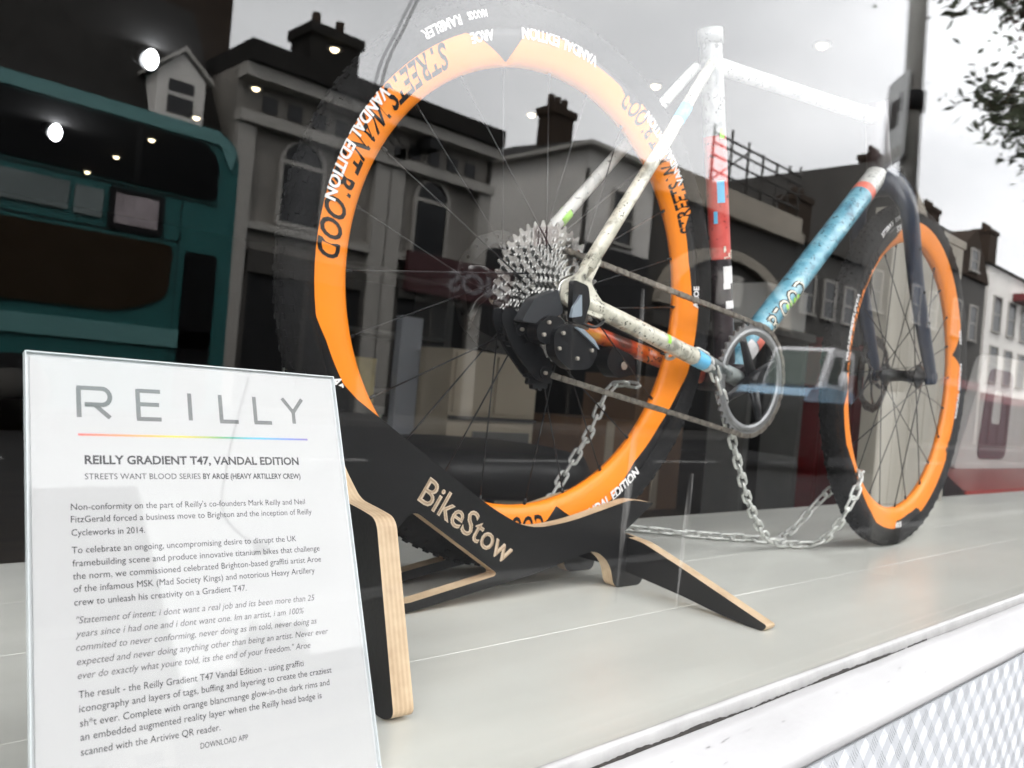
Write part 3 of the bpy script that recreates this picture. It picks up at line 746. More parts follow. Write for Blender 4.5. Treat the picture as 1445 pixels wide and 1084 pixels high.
# fork
b = MB()
Fz = -0.0271; FX = 1.0269
for o in (1, -1):
    c0 = on_head(0.398); c1 = on_head(0.392); c2 = on_head(0.360)
    pts = [(c0[0] + .002, 0.0, c0[2] + .004), (c1[0] + .006, 0.024 * o, c1[2] + .002), (c2[0] + .004, 0.045 * o, c2[2] + .004), (0.880, 0.0525 * o, 0.262), (0.925, 0.0555 * o, 0.150), (0.985, 0.0570 * o, 0.045), (FX - .004, 0.0575 * o, Fz + .012), (FX + .004, 0.0575 * o, Fz - .012)]
    sm = []
    for i in range(len(pts) - 1):
        p0, p1, p2, p3 = (Vector(pts[max(0, min(len(pts) - 1, j))]) for j in (i - 1, i, i + 1, i + 2))
        for k in range(6):
            t = k / 6; sm.append(tuple(0.5 * ((2 * p1) + (p2 - p0) * t + (2 * p0 - 5 * p1 + 4 * p2 - p3) * t * t + (3 * p1 - p0 - 3 * p2 + p3) * t ** 3)))
    sm.append(pts[-1]); n = len(sm)
    rad = [0.0300 - 0.0145 * min(1, i / (n * .85)) for i in range(n)]
    b.tube([BL(*q) for q in sm], rad, 18, 0, flat=(tuple(N3), 0.62))
    for k in (0.50, 0.60, 0.66): 
        q = sm[int(n * k)]; b.tube([BL(q[0], q[1] + 0.010 * o, q[2]), BL(q[0], q[1] + 0.0145 * o, q[2])], 0.0030, 10, 1)
fr(b, [on_head(0.385), on_head(0.415)], [0.027, 0.0265], 0, 24)
b.tube([BL(FX, 0.050, Fz), BL(FX, 0.0665, Fz)], 0.0125, 20, 0); b.tube([BL(FX, -0.050, Fz), BL(FX, -0.0665, Fz)], 0.0125, 20, 0)
fork = b.build('fork', [M['navy'], M['black_print']], bike)
b = MB(); 
tf = [BL(0.9755 + k * 0.013, 0.0660, 0.070 - k * 0.026) for k in range(3)]
b.tube(tf, 0.0042, 8, 0, flat=(tuple(N3), 0.25)); b.build('fork_sticker', M['white_print'], fork)

# crankset: chainring and crank
b = MB(); CR = 0.0875; n = 42; pts = []
for k in range(n):
    for da, dr_ in ((-0.5, -0.0030), (-0.28, -0.0022), (-0.12, 0.0026), (0.12, 0.0026), (0.28, -0.0022)):
        a = 2 * PI * (k + da) / n; pts.append(((CR + dr_) * math.cos(a), (CR + dr_) * math.sin(a)))
hole = [((CR - 0.0155) * math.cos(2 * PI * j / 60), (CR - 0.0155) * math.sin(2 * PI * j / 60)) for j in range(60)]
b.prism(pts, [hole], lambda x, z, w: BL(0.420 + x, 0.0475 + w, -0.078 + z), -0.0018, 0.0018, 0, 0)
b.lathe([(CR - 0.017, -0.003), (CR - 0.0070, -0.003), (CR - 0.0070, 0.003), (CR - 0.017, 0.003)], 72, tf=Matrix(((E3.x, -N3.x, U3.x, BL(.42, .0475, -.078).x), (E3.y, -N3.y, U3.y, BL(.42, .0475, -.078).y), (E3.z, -N3.z, U3.z, BL(.42, .0475, -.078).z), (0, 0, 0, 1))))
crank = b.build('chainring', mat('chainring grey', (0.30, 0.305, 0.31), 0.42, metal=0.7, noise=0.2, nscale=40), bike, fixn=True)
b = MB()
for k in range(4):
    a = 2 * PI * k / 4 + 0.5
    b.tube([BL(0.420 + 0.012 * math.cos(a), 0.050, -0.078 + 0.012 * math.sin(a)), BL(0.420 + 0.062 * math.cos(a), 0.048, -0.078 + 0.062 * math.sin(a)), BL(0.420 + 0.072 * math.cos(a), 0.0475, -0.078 + 0.072 * math.sin(a))], [0.012, 0.008, 0.0075], 10, flat=(tuple(N3), 0.4))
b.tube([BL(0.420, 0.0400, -0.078), BL(0.420, 0.0700, -0.078)], 0.0165, 20)
b.build('spider', M['der'], crank)

# drive chain: plates along both runs and round the chainring
def chain_path():
    pts = []
    P0 = V(0.012, 0.040, 0.052); P1 = V(0.410, 0.0475, 0.0105)          # upper run: cassette -> chainring
    n = int((P1 - P0).length / 0.0127)
    pts += [P0.lerp(P1, i / n) for i in range(n)]
    a0, a1 = R(95), R(-106)
    m = int(abs(a1 - a0) * CR / 0.0127)
    for i in range(m): a = a0 + (a1 - a0) * i / m; pts.append(V(0.420 + CR * math.cos(a), 0.0475, -0.078 + CR * math.sin(a)))
    Q0 = V(0.420 + CR * math.cos(a1), 0.0475, -0.078 + CR * math.sin(a1)); Q1 = V(-0.006, 0.044, -0.103)
    n = int((Q1 - Q0).length / 0.0127); pts += [Q0.lerp(Q1, i / n) for i in range(n + 1)]
    return pts
b = MB(); cp = chain_path()
for i in range(len(cp) - 1):
    A, B = BL(*cp[i]), BL(*cp[i + 1]); d = (B - A); ln = d.length; d.normalize(); up = N3.cross(d).normalized(); n_ = d.cross(up)
    T = Matrix(((d.x, n_.x, up.x, (A.x + B.x) / 2), (d.y, n_.y, up.y, (A.y + B.y) / 2), (d.z, n_.z, up.z, (A.z + B.z) / 2), (0, 0, 0, 1)))
    off = 0.0028 if i % 2 else 0.0018
    for sd_ in (-1, 1):
        pr = []
        for k in range(12):
            t = 2 * PI * k / 12; x = math.cos(t); z = math.sin(t)
            pr.append(((ln * .5 + 0.002) * (1 if x > 0 else -1) * min(1, abs(x) * 1.6) + 0.0022 * x, 0.0042 * z * (0.80 if abs(x) < .3 else 1)))
        b.prism(pr, [], lambda x, z, w, T=T, s_=sd_, o_=off: T @ V(x, s_ * o_ + w, z), -0.0005, 0.0005, 0, 0)
    b.tube([A - N3 * 0.0036, A + N3 * 0.0036], 0.0022, 8)
b.build('drive_chain', M['chain'], bike)

# rear derailleur
def poly(mb, pts, o0, o1, mi, r=0.008, holes=()): mb.prism(roundpoly(pts, r, 4), [roundpoly(q, r * .6, 4) for q in holes], lambda x, z, w: BL(x, w, z), o0, o1, mi, mi)
b = MB()
poly(b, [(-0.040, -0.052), (-0.018, -0.040), (0.010, -0.046), (0.032, -0.062), (0.036, -0.072), (0.026, -0.092), (-0.008, -0.096), (-0.036, -0.080)], 0.070, 0.085, 0, 0.010)
poly(b, [(-0.062, -0.050), (-0.044, -0.034), (-0.020, -0.036), (-0.014, -0.052), (-0.038, -0.070), (-0.058, -0.066)], 0.060, 0.078, 0, 0.008)
poly(b, [(-0.014, 0.012), (0.012, 0.008), (0.018, -0.012), (0.010, -0.040), (-0.010, -0.038), (-0.012, -0.014)], 0.0735, 0.0815, 0, 0.005)
poly(b, [(-0.080, -0.046), (-0.064, -0.018), (-0.028, -0.002), (-0.016, -0.028), (-0.046, -0.046)], 0.056, 0.072, 1, 0.004)
poly(b, [(-0.014, -0.022), (-0.002, -0.004), (0.002, -0.030), (-0.016, -0.034)], 0.0822, 0.086, 2, 0.002)
poly(b, [(-0.010, -0.044), (0.006, -0.0455), (0.026, -0.056), (0.036, -0.0675), (0.024, -0.061), (0.008, -0.0525)], 0.0852, 0.088, 2, 0.002)
cage = [(-0.094, -0.032), (-0.074, -0.032), (-0.034, -0.066), (-0.004, -0.098), (-0.014, -0.114), (-0.036, -0.110), (-0.072, -0.078), (-0.094, -0.048)]
slot = [[(-0.078, -0.046), (-0.066, -0.050), (-0.048, -0.068), (-0.056, -0.072)]]
poly(b, cage, 0.050, 0.053, 0, 0.010, slot); poly(b, cage, 0.034, 0.037, 0, 0.010, slot)
for c in ((-0.020, -0.102), (-0.064, -0.054)):
    pts = []
    for k in range(13):
        for da, dr_ in ((-.5, 0.0), (-.15, .0035), (.15, .0035)):
            a = 2 * PI * (k + da) / 13; pts.append((c[0] + (0.0190 + dr_) * math.cos(a), c[1] + (0.0190 + dr_) * math.sin(a)))
    b.prism(pts, [[(c[0] + .008 * math.cos(j * PI / 5), c[1] + .008 * math.sin(j * PI / 5)) for j in range(10)]], lambda x, z, w: BL(x, w, z), 0.0395, 0.0465, 0, 0)
    b.tube([BL(c[0], 0.033, c[1]), BL(c[0], 0.0545, c[1])], 0.0075, 14, 0)
for s_, t_, o_ in ((-0.050, -0.0580, .0775), (-0.0440, -0.0430, .0775), (-0.0262, -0.0535, .0845), (0.0240, -0.0690, .0845), (0.0010, -0.0810, .0845), (-0.030, -0.072, .0845), (-0.020, -0.102, .0540), (-0.064, -0.054, .0540)):
    b.tube([BL(s_, o_, t_), BL(s_, o_ + .0035, t_)], 0.0023, 12, 3)
b.tube(catmull([BL(0.004, 0.076, -0.036), BL(0.030, 0.078, -0.040), BL(0.048, 0.074, -0.034), BL(0.060, 0.066, -0.028)], 6), 0.0022, 8, 0)
bevel(b.build('rear_derailleur', [M['der'], M['der_gray'], M['der_blue'], M['bolt']], bike, fixn=True), 0.0016, 2)
# front brake caliper and rear brake block on the far side
b = MB()
poly(b, [(0.905, 0.062), (0.930, 0.088), (0.965, 0.052), (0.950, 0.022), (0.925, 0.020)], -0.078, -0.058, 0, 0.008); b.build('brake_caliper', M['der'], bike, fixn=True)
b = MB(); poly(b, [(0.190, -0.050), (0.240, -0.062), (0.250, -0.088), (0.205, -0.098), (0.180, -0.078)], -0.060, -0.036, 0, 0.010)
b.tube([BL(0.216, -0.034, -0.078), BL(0.216, -0.032, -0.078)], 0.006, 12, 1); b.build('brake_caliper', [M['der'], M['bolt']], bike, fixn=True)

# ------------------------------------------------------------------ bike stand (black plywood)
SE = V(0.9981, -0.0619, 0).normalized(); SN = V(SE.y, -SE.x, 0)
SB = V(CW.x, CW.y, 0.0005)
def SL(s, o, z): return SB + SE * s + SN * o + V(0, 0, z)
SM = Matrix(((SE.x, -SN.x, 0, SB.x), (SE.y, -SN.y, 0, SB.y), (0, 0, 1, SB.z), (0, 0, 0, 1)))
stand = empty('bike_stand', SM, 'black plywood bike stand with pale layered edges holding the rear wheel', 'bike stand')
out = roundpoly([(-0.372, 0.0), (-0.375, 0.165), (-0.3015, 0.243), (-0.0901, 0.1141), (-0.0267, 0.0845), (0.040, 0.0905), (0.154, 0.117), (0.203, 0.112), (0.146, 0.0734), (0.172, 0.066), (0.196, 0.052), (0.192, 0.0), (0.136, 0.0), (0.124, 0.034), (0.094, 0.053), (0.060, 0.046), (-0.0025, 0.0305), (-0.190, 0.001), (-0.215, 0.0)],
                [.01, .05, .012, .03, .06, .05, .012, .006, .004, .01, .01, .012, .012, .016, .02, .03, .05, .02, .01], 6)
hole = roundpoly([(-0.1943, 0.1125), (-0.0660, 0.0330), (-0.1977, 0.0105), (-0.250, 0.050)], [.012, .010, .01, .012], 5)
for o in (1, -1):
    b = MB(); w0, w1 = (0.037, 0.055) if o > 0 else (-0.055, -0.037)
    b.prism(out, [hole], lambda x, z, w: SL(x, w, z), w0, w1, 0, 1, layer=True)
    side = b.build('side_panel', [M['ply_face'], M['ply']], stand, fixn=True); bevel(side, 0.0008, 1)
    if o > 0:
        b = MB(); p0 = V(-0.1905, 0, 0.1235); d = V(-0.0573 + 0.1905, 0, 0.0447 - 0.1235); L_ = d.length; d.normalize(); nn = V(-d.z, 0, d.x)
        def fn(lift):
            def g(a, h): q = p0 + d * a + nn * h; return SL(q.x, 0.055 + lift, q.z)
            return g
        put_text(b, 'BikeStow', fn(0.0004), width=L_, height=0.0300, bold=0.012, mi=0)
        put_text(b, 'BikeStow', fn(0.0008), width=L_, height=0.0300, bold=-0.022, mi=1)
        b.build('panel_lettering', [M['tan'], M['tan_dark']], side)
    b = MB(); b.tube([SL(0.1745, 0.0545 * o, 0.030), SL(0.1745, 0.0575 * o, 0.030)], 0.0042, 14); b.build('bolt', M['bolt'], side)
def foot(s0, s1, half):
    pr = half + [(-a, z) for a, z in reversed(half)]
    b = MB(); b.prism(roundpoly(pr, 0.010, 5), [], lambda x, z, w: SL(w, x, z), s0, s1, 0, 1, layer=True)
    f = b.build('cross_foot', [M['ply_face'], M['ply']], stand, fixn=True); bevel(f, 0.0008, 1); return f
f1 = foot(-0.358, -0.340, [(0.060, 0.02), (0.120, 0.030), (0.160, 0.0), (0.281, 0.0), (0.2935, 0.006), (0.2455, 0.1425), (0.222, 0.1455), (0.190, 0.1485), (0.160, 0.170), (0.135, 0.200), (0.060, 0.215)])
f2 = foot(0.156, 0.174, [(0.040, 0.022), (0.150, 0.0115), (0.205, 0.0040), (0.250, 0.0), (0.268, 0.0), (0.2735, 0.0075), (0.146, 0.046), (0.080, 0.0645), (0.030, 0.068)])
for x, z in ((0.205, 0.128), (0.178, 0.112)):
    b = MB(); b.tube([SL(-0.3592, x, z), SL(-0.3578, x, z)], 0.0042, 14); b.build('bolt', M['tan'], f1)

# ------------------------------------------------------------------ galvanised chains
def make_link():
    b = MB(); h, w, r = 0.0082, 0.0062, 0.0026; pts = []
    for i in range(9): a = PI * i / 8; pts.append((h - 0.0 + w * math.sin(a) * 1.0, w * math.cos(a), 0))
    for i in range(9): a = PI * i / 8; pts.append((-h - w * math.sin(a) * 1.0, -w * math.cos(a), 0))
    b.tube([Vector(p) for p in pts], r, 8, closed=True)
    return b
PITCH = 0.0230
link_me = None
def chain(pts, label, group, seed=1):
    global link_me
    rnd = random.Random(seed); path = catmull(pts); ch = empty('steel_chain', path[0], label, 'chain', group)
    d = [0.0]
    for a, c in zip(path, path[1:]): d.append(d[-1] + (c - a).length)
    n = int(d[-1] / PITCH)
    def at(s):
        for i in range(len(d) - 1):
            if d[i + 1] >= s: return path[i].lerp(path[i + 1], (s - d[i]) / max(1e-9, d[i + 1] - d[i]))
        return path[-1]
    for i in range(n):
        a, c = at(i * PITCH), at((i + 1) * PITCH); t = (c - a).normalized(); up = V(0, 0, 1)
        if abs(t.z) > 0.95: up = V(0, 1, 0)
        s = t.cross(up).normalized(); u = s.cross(t)
        tw = R(45) + (PI / 2 if i % 2 else 0) + rnd.uniform(-.3, .3)
        y = s * math.cos(tw) + u * math.sin(tw); z = t.cross(y)
        W = Matrix(((t.x, y.x, z.x, (a.x + c.x) / 2), (t.y, y.y, z.y, (a.y + c.y) / 2), (t.z, y.z, z.z, (a.z + c.z) / 2), (0, 0, 0, 1)))
        if link_me is None:
            lo = make_link().build('link', M['galv'], ch, local=True, matrix=W); link_me = lo.data
        else:
            lo = bpy.data.objects.new('link', link_me); COL.objects.link(lo); lo.parent = ch; lo.matrix_basis = WM[ch].inverted() @ W
    return ch
# the pixel-calibrated path of the chain in room coordinates
chain([(0.995, 0.360, 0.318), (1.000, 0.345, 0.3302), (1.0304, 0.335, 0.3286), (1.0582, 0.330, 0.3157), (1.0818, 0.330, 0.2881), (1.1134, 0.335, 0.2521), (1.1602, 0.345, 0.2034), (1.2057, 0.355, 0.1573), (1.2672, 0.370, 0.1015), (1.3427, 0.385, 0.0471), (1.4137, 0.397, 0.0170), (1.4959, 0.3850, 0.0085), (1.5177, 0.3550, 0.0183), (1.4952, 0.3120, 0.0631), (1.4941, 0.2920, 0.1077), (1.5173, 0.2920, 0.1394), (1.5473, 0.3050, 0.1542), (1.5925, 0.3350, 0.1485)],
      'galvanised steel chain drooping from the chainstay to the front wheel', 'galvanised chains round the bicycle', 3)
chain([(1.235, 0.655, 0.012), (1.281, 0.609, 0.0085), (1.325, 0.567, 0.0085), (1.379, 0.508, 0.0085), (1.449, 0.459, 0.0085), (1.486, 0.425, 0.0085), (1.54, 0.445, 0.0085), (1.591, 0.450, 0.0180), (1.6105, 0.430, 0.0551), (1.6245, 0.410, 0.0880), (1.6153, 0.385, 0.1120), (1.590, 0.362, 0.1200), (1.570, 0.357, 0.1150)],
      'steel chain lying on the ledge behind the drooping one and rising beside the front tyre', 'galvanised chains round the bicycle', 5)
chain([(1.112, 0.50, 0.275), (1.102, 0.55, 0.2700), (1.062, 0.55, 0.197), (1.032, 0.55, 0.155), (0.996, 0.55, 0.109), (0.968, 0.55, 0.070), (0.945, 0.55, 0.03), (0.92, 0.56, 0.009), (0.86, 0.58, 0.0085)],
      'steel chain hanging behind the rear wheel down to the ledge', 'galvanised chains round the bicycle', 8)

# ------------------------------------------------------------------ information sign
SX, SY, YAW, LEAN, SW, SH = 0.1262, 0.0687, -0.0087, 0.3877, 0.1968, 0.2676
sd0 = V(math.cos(YAW), math.sin(YAW), 0); nb = V(-math.sin(YAW), math.cos(YAW), 0)
su = V(0, 0, 1) * math.cos(LEAN) + nb * math.sin(LEAN); sn = sd0.cross(su)
SGM = Matrix(((sd0.x, su.x, sn.x, SX), (sd0.y, su.y, sn.y, SY), (sd0.z, su.z, sn.z, 0.001), (0, 0, 0, 1)))
sign = empty('sign_holder', SGM, 'white printed information sheet in a clear leaning acrylic holder', 'sign')
def SG(a, c, w=0.0): return SGM @ V(a, c, w)
b = MB(); b.box((0, 0, -0.0055), (SW, SH, -0.0028), 0); b.f = b.f; 
bk = MB(); 
def bx(mb, a, c, mi=0): mb.box(a, c, mi, SGM)
b = MB(); bx(b, (0.0018, 0.0018, -0.0026), (SW - 0.0018, SH - 0.0018, -0.0019)); paper = b.build('paper_sheet', M['paper'], sign)
b = MB(); bx(b, (0.0, 0.0, -0.0017), (SW, SH, 0.0)); b.build('acrylic_panel', M['acrylic'], sign)
b = MB(); bx(b, (0.0, 0.0, -0.0046), (SW, SH, -0.0028)); b.build('acrylic_panel', mat('acrylic back', (0.7, 0.72, 0.73), 0.2), sign)
b = MB()
for a, c in (((-0.0007, 0, -0.0046), (-0.0001, SH, 0.0)), ((SW + .0001, 0, -0.0046), (SW + 0.0007, SH, 0.0)), ((-0.0007, SH + .0001, -0.0046), (SW + .0007, SH + 0.0007, 0.0))): bx(b, a, c)
b.build('polished_edge', M['acrylic_edge'], sign)
b = MB(); b.box((0, 0.0, 0.0), (SW, 0.10, 0.0030), 0, Matrix(((sd0.x, nb.x, 0, SX), (sd0.y, nb.y, 0, SY + .004), (0, 0, 1, 0.0012), (0, 0, 0, 1)))); b.build('acrylic_foot', M['acrylic'], sign)
LN = []
def line(mb, s, a0, a1, height, bold=0.0, shear=0.0, mi=0, spacing=1.0):
    (x0, y0), (x1, y1) = a0, a1; w = math.hypot(x1 - x0, y1 - y0); dx, dy = (x1 - x0) / w, (y1 - y0) / w
    put_text(mb, s, lambda a, h: SG(x0 + dx * a - dy * h, y0 + dy * a + dx * h, -0.00182), width=w, height=height, bold=bold, shear=shear, mi=mi, spacing=spacing)
b = MB()
def stroke(pts, w=0.0026):
    P_ = [Vector(p) for p in pts]
    for i in range(len(P_) - 1):
        A, B_ = P_[i], P_[i + 1]; d = (B_ - A).normalized(); n_ = V(-d.y, d.x) * (w / 2) if False else Vector((-d.y, d.x)) * (w / 2)
        e = d * (w * 0.42 if i else 0); e2 = d * (w * 0.0)
        b.add([SG(*(A - e + n_), -0.00183 + i * 0.00002), SG(*(B_ + e2 + n_), -0.00183 + i * 0.00002), SG(*(B_ + e2 - n_), -0.00183 + i * 0.00002), SG(*(A - e - n_), -0.00183 + i * 0.00002)], [(3, 2, 1, 0)])
y0, h = 0.2308, 0.0178
def U(x, y): return (0.0268 + x, y0 + y * h + 0.0012 * (x / 0.14))
bow = [U(0.0130 + 0.0045 * math.sin(a) - 0.0005, 0.72 + 0.28 * math.cos(a)) for a in [PI * i / 10 for i in range(11)]]
stroke([U(0, 0), U(0, 1), U(0.003, 1)] + bow + [U(0.003, 0.44)]); stroke([U(0.0085, 0.44), U(0.0168, 0)])
x = 0.033; stroke([U(x + 0.0135, 1), U(x, 1), U(x, 0), U(x + 0.0135, 0)]); stroke([U(x, 0.52), U(x + 0.0125, 0.52)])
x = 0.0645; stroke([U(x, 1), U(x, 0)])
for x in (0.0845, 0.108): stroke([U(x, 1), U(x, 0), U(x + 0.0115, 0)])
x = 0.1285; stroke([U(x, 1), U(x + 0.0075, 0.45), U(x + 0.015, 1)]); stroke([U(x + 0.0075, 0.47), U(x + 0.0075, 0)])
b.build('heading_lettering', M['logo_gray'], paper)
b = MB()
line(b, 'REILLY GRADIENT T47, VANDAL EDITION', (0.0289, 0.2033), (0.1629, 0.2031), 0.0052, bold=0.03)
line(b, 'STREETS WANT BLOOD SERIES', (0.0287, 0.1944), (0.0948, 0.1940), 0.0036)
line(b, 'BY AROE (HEAVY ARTILLERY CREW)', (0.0964, 0.1940), (0.1631, 0.1935), 0.0036, bold=0.022)
b.build('title_lettering', M['ink'], paper)
b = MB(); xh = 0.0038; done = 0
for s, p0, p1 in (("Non-conformity on the part of Reilly's co-founders Mark Reilly and Neil", (0.0211, 0.1772), (0.1644, 0.1761)), ('FitzGerald forced a business move to Brighton and the inception of Reilly', (0.0209, 0.1703), (0.1686, 0.1692)), ('Cycleworks in 2014.', (0.0210, 0.1630), (0.0599, 0.1626)),
                  ('To celebrate an ongoing, uncompromising desire to disrupt the UK', (0.0209, 0.1535), (0.1552, 0.1520)), ('framebuilding scene and produce innovative titanium bikes that challenge', (0.0211, 0.1464), (0.1715, 0.1446)), ('the norm, we commissioned celebrated Brighton-based graffiti artist Aroe', (0.0211, 0.1395), (0.1717, 0.1375)),
                  ('of the infamous MSK (Mad Society Kings) and notorious Heavy Artillery', (0.0213, 0.1327), (0.1661, 0.1306)), ('crew to unleash his creativity on a Gradient T47.', (0.0214, 0.1257), (0.1184, 0.1240)),
                  ('The result - the Reilly Gradient T47 Vandal Edition - using graffiti', (0.0222, 0.0787), (0.1514, 0.0745)), ('iconography and layers of tags, buffing and layering to create the craziest', (0.0223, 0.0718), (0.1704, 0.0675)), ('sh*t ever. Complete with orange blancmange glow-in-the dark rims and', (0.0225, 0.0647), (0.1679, 0.0604)),
                  ('an embedded augmented reality layer when the Reilly head badge is', (0.0225, 0.0580), (0.1615, 0.0537)), ('scanned with the Artivive QR reader.', (0.0225, 0.0509), (0.0957, 0.0482)), ('DOWNLOAD APP', (0.0837, 0.0409), (0.1116, 0.0398))):
    line(b, s, p0, p1, xh if s[0] != 'D' else 0.0032); done += 1
    if done in (3, 8, 13, 14): b.build('paragraph_lettering', M['ink'], paper); b = MB()
b = MB()
for s, p0, p1 in (('"Statement of intent: i dont want a real job and its been more than 25', (0.0222, 0.1163), (0.1639, 0.1133)), ('years since i had one and i dont want one. Im an artist, i am 100%', (0.0216, 0.1094), (0.1554, 0.1061)), ('commited to never conforming, never doing as im told, never doing as', (0.0217, 0.1024), (0.1636, 0.0988)),
                  ('expected and never doing anything other than being an artist. Never ever', (0.0219, 0.0952), (0.1710, 0.0914)), ('ever do exactly what youre told, its the end of your freedom." Aroe', (0.0221, 0.0882), (0.1574, 0.0846))):
    line(b, s, p0, p1, xh, shear=0.22)
b.build('quotation_lettering', M['ink_gray'], paper)
m_rain = bpy.data.materials.new('rainbow ink'); m_rain.use_nodes = True
n = m_rain.node_tree.nodes; l = m_rain.node_tree.links
t = n.new('ShaderNodeTexCoord'); sp = n.new('ShaderNodeSeparateXYZ'); mr = n.new('ShaderNodeMapRange'); rp = n.new('ShaderNodeValToRGB')
mr.inputs['From Min'].default_value = 0.0259; mr.inputs['From Max'].default_value = 0.1716
l.new(t.outputs['Object'], sp.inputs[0]); l.new(sp.outputs[0], mr.inputs[0]); l.new(mr.outputs[0], rp.inputs[0]); l.new(rp.outputs[0], n['Principled BSDF'].inputs['Base Color'])
cs_ = [(0, (0.75, 0.10, 0.09)), (0.2, (0.80, 0.30, 0.10)), (0.38, (0.80, 0.58, 0.06)), (0.58, (0.10, 0.36, 0.12)), (0.75, (0.05, 0.42, 0.66)), (0.9, (0.14, 0.22, 0.60)), (1.0, (0.18, 0.13, 0.42))]
el = rp.color_ramp.elements
while len(el) < len(cs_): el.new(0.5)
for i, (q, c) in enumerate(cs_): el[i].position = q; el[i].color = (*c, 1)
b = MB(); b.add([SG(0.0259, 0.2198, -0.00182), SG(0.1716, 0.2202, -0.00182), SG(0.1716, 0.2215, -0.00182), SG(0.0259, 0.2211, -0.00182)], [(0, 1, 2, 3)]); b.build('rainbow_rule', m_rain, paper)

# ------------------------------------------------------------------ lights in the shop ceiling
m_warm = mat('warm lamp lens', (0.9, 0.8, 0.6), 0.5, emit=(1.0, 0.84, 0.52), estr=1.1)
m_cold = mat('cold lamp lens', (0.9, 0.9, 0.95), 0.5, emit=(0.92, 0.95, 1.0), estr=3.0)
m_ring = mat('lamp trim', (0.10, 0.10, 0.10), 0.5)
down = None
LBL = {0: 'first', 1: 'second', 2: 'third', 3: 'fourth', 4: 'fifth', 5: 'sixth'}
rows = [[(2.7458, 4.4176), (2.8043, 5.6098), (2.858, 6.8044), (2.9122, 7.9597), (2.9588, 9.0776), (3.0216, 10.2403)], [(4.3413, 1.9199), (4.3444, 3.0637), (4.3192, 4.1913)]]
for q, row in enumerate(rows):
    for i, (x, y) in enumerate(row):
        lab = ('warm round downlight, %s from the glass in the long row of six' if q == 0 else 'warm round downlight, %s from the glass in the short row of three') % LBL[i]
        if down is None:
            down = empty('downlight', (x, y, 2.32), lab, 'ceiling light', 'warm downlights in the shop ceiling')
            b = MB(); b.lathe([(0.052, 0.0), (0.052, -0.010), (0.034, -0.012), (0.034, 0.0)], 28, tf=Matrix.Translation((x, y, 2.32)) @ Matrix.Rotation(R(90), 4, 'X')); b.build('trim_ring', m_ring, down, fixn=True)
            b = MB(); b.sphere((x, y, 2.315), 0.029, 16, sc=(1, 1, 0.9)); b.build('lens', m_warm, down)
        else:
            c = copy_tree(down); c.matrix_basis = Matrix.Translation((x, y, 2.32)); c['label'] = lab
for (x, y), lab in (((2.0019, 5.5417), 'large cold white ceiling spotlight, the upper and nearer of two'), ((2.175, 8.3582), 'large cold white ceiling spotlight, the lower and farther of two')):
    s = empty('spotlight', (x, y, 2.32), lab, 'ceiling light', 'large white spotlights in the shop')
    sc_ = 1.0 if y < 7 else 1.15
    b = MB(); b.tube([(x, y, 2.319), (x, y, 2.27)], 0.012, 10); b.tube([(x - .03, y + .10, 2.30), (x, y - 0.0, 2.24)], 0.07, 18); b.build('housing', m_ring, s)
    b = MB(); b.sphere((x, y - 0.03, 2.235), 0.062 * sc_, 18, sc=(0.75, 0.75, 1.12)); b.build('lens', m_cold, s)

# ------------------------------------------------------------------ furniture in the shop
def boxobj(name, a, c, m, label, cat, parts=(), bv=0.0, group=None):
    e = empty(name, ((a[0] + c[0]) / 2, (a[1] + c[1]) / 2, a[2]), label, cat, group)
    b = MB(); b.box(a, c); o = b.build('body', m, e)
    if bv: bevel(o, bv, 3)
    for nm, pa, pc, pm in parts:
        q = MB(); q.box(pa, pc); q.build(nm, pm, e)
    return e
m_beige = mat('beige laminate', (0.36, 0.31, 0.24), 0.6, noise=0.1, nscale=3)
m_black = mat('black vinyl', (0.014, 0.014, 0.015), 0.5)
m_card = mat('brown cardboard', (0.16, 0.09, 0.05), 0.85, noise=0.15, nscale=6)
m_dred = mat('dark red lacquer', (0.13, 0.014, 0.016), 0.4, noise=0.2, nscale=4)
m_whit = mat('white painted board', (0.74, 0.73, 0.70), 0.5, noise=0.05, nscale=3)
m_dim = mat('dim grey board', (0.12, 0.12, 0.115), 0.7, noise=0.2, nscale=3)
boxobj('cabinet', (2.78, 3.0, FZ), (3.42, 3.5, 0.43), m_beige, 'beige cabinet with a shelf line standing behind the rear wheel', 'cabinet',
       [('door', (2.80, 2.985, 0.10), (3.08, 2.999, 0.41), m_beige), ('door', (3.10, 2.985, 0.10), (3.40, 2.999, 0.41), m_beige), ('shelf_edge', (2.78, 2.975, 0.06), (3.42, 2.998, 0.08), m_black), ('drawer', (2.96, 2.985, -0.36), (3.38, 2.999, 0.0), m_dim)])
e = empty('round_bench', (2.42, 2.35, FZ), 'low black round bench seen through the rear wheel', 'bench')
b = MB(); b.lathe([(0.0, 0.36), (0.40, 0.36), (0.47, 0.40), (0.50, 0.47), (0.47, 0.53), (0.35, 0.55), (0.0, 0.555)], 48, tf=Matrix.Translation((2.42, 2.35, FZ)) @ Matrix.Rotation(R(90), 4, 'X') @ Matrix.Scale(-1, 4, (0, 1, 0)), closed=False)
for v in b.v: pass
b.v = [V(q.x, q.y, FZ + abs(q.z - FZ)) for q in b.v]; b.build('cushion', m_black, e, fixn=True)
for a in range(4):
    q = MB(); ax, ay = 2.42 + 0.36 * math.cos(a * PI / 2 + .6), 2.35 + 0.36 * math.sin(a * PI / 2 + .6); q.tube([(ax, ay, FZ), (ax, ay, FZ + 0.37)], 0.025, 10); q.build('leg', m_black, e)
boxobj('cardboard_box', (3.95, 3.1, FZ), (4.55, 3.6, 0.10), m_card, 'brown cardboard box standing beside the beige cabinet', 'box', [('tape', (4.20, 3.095, FZ + .01), (4.28, 3.099, 0.09), m_beige)])
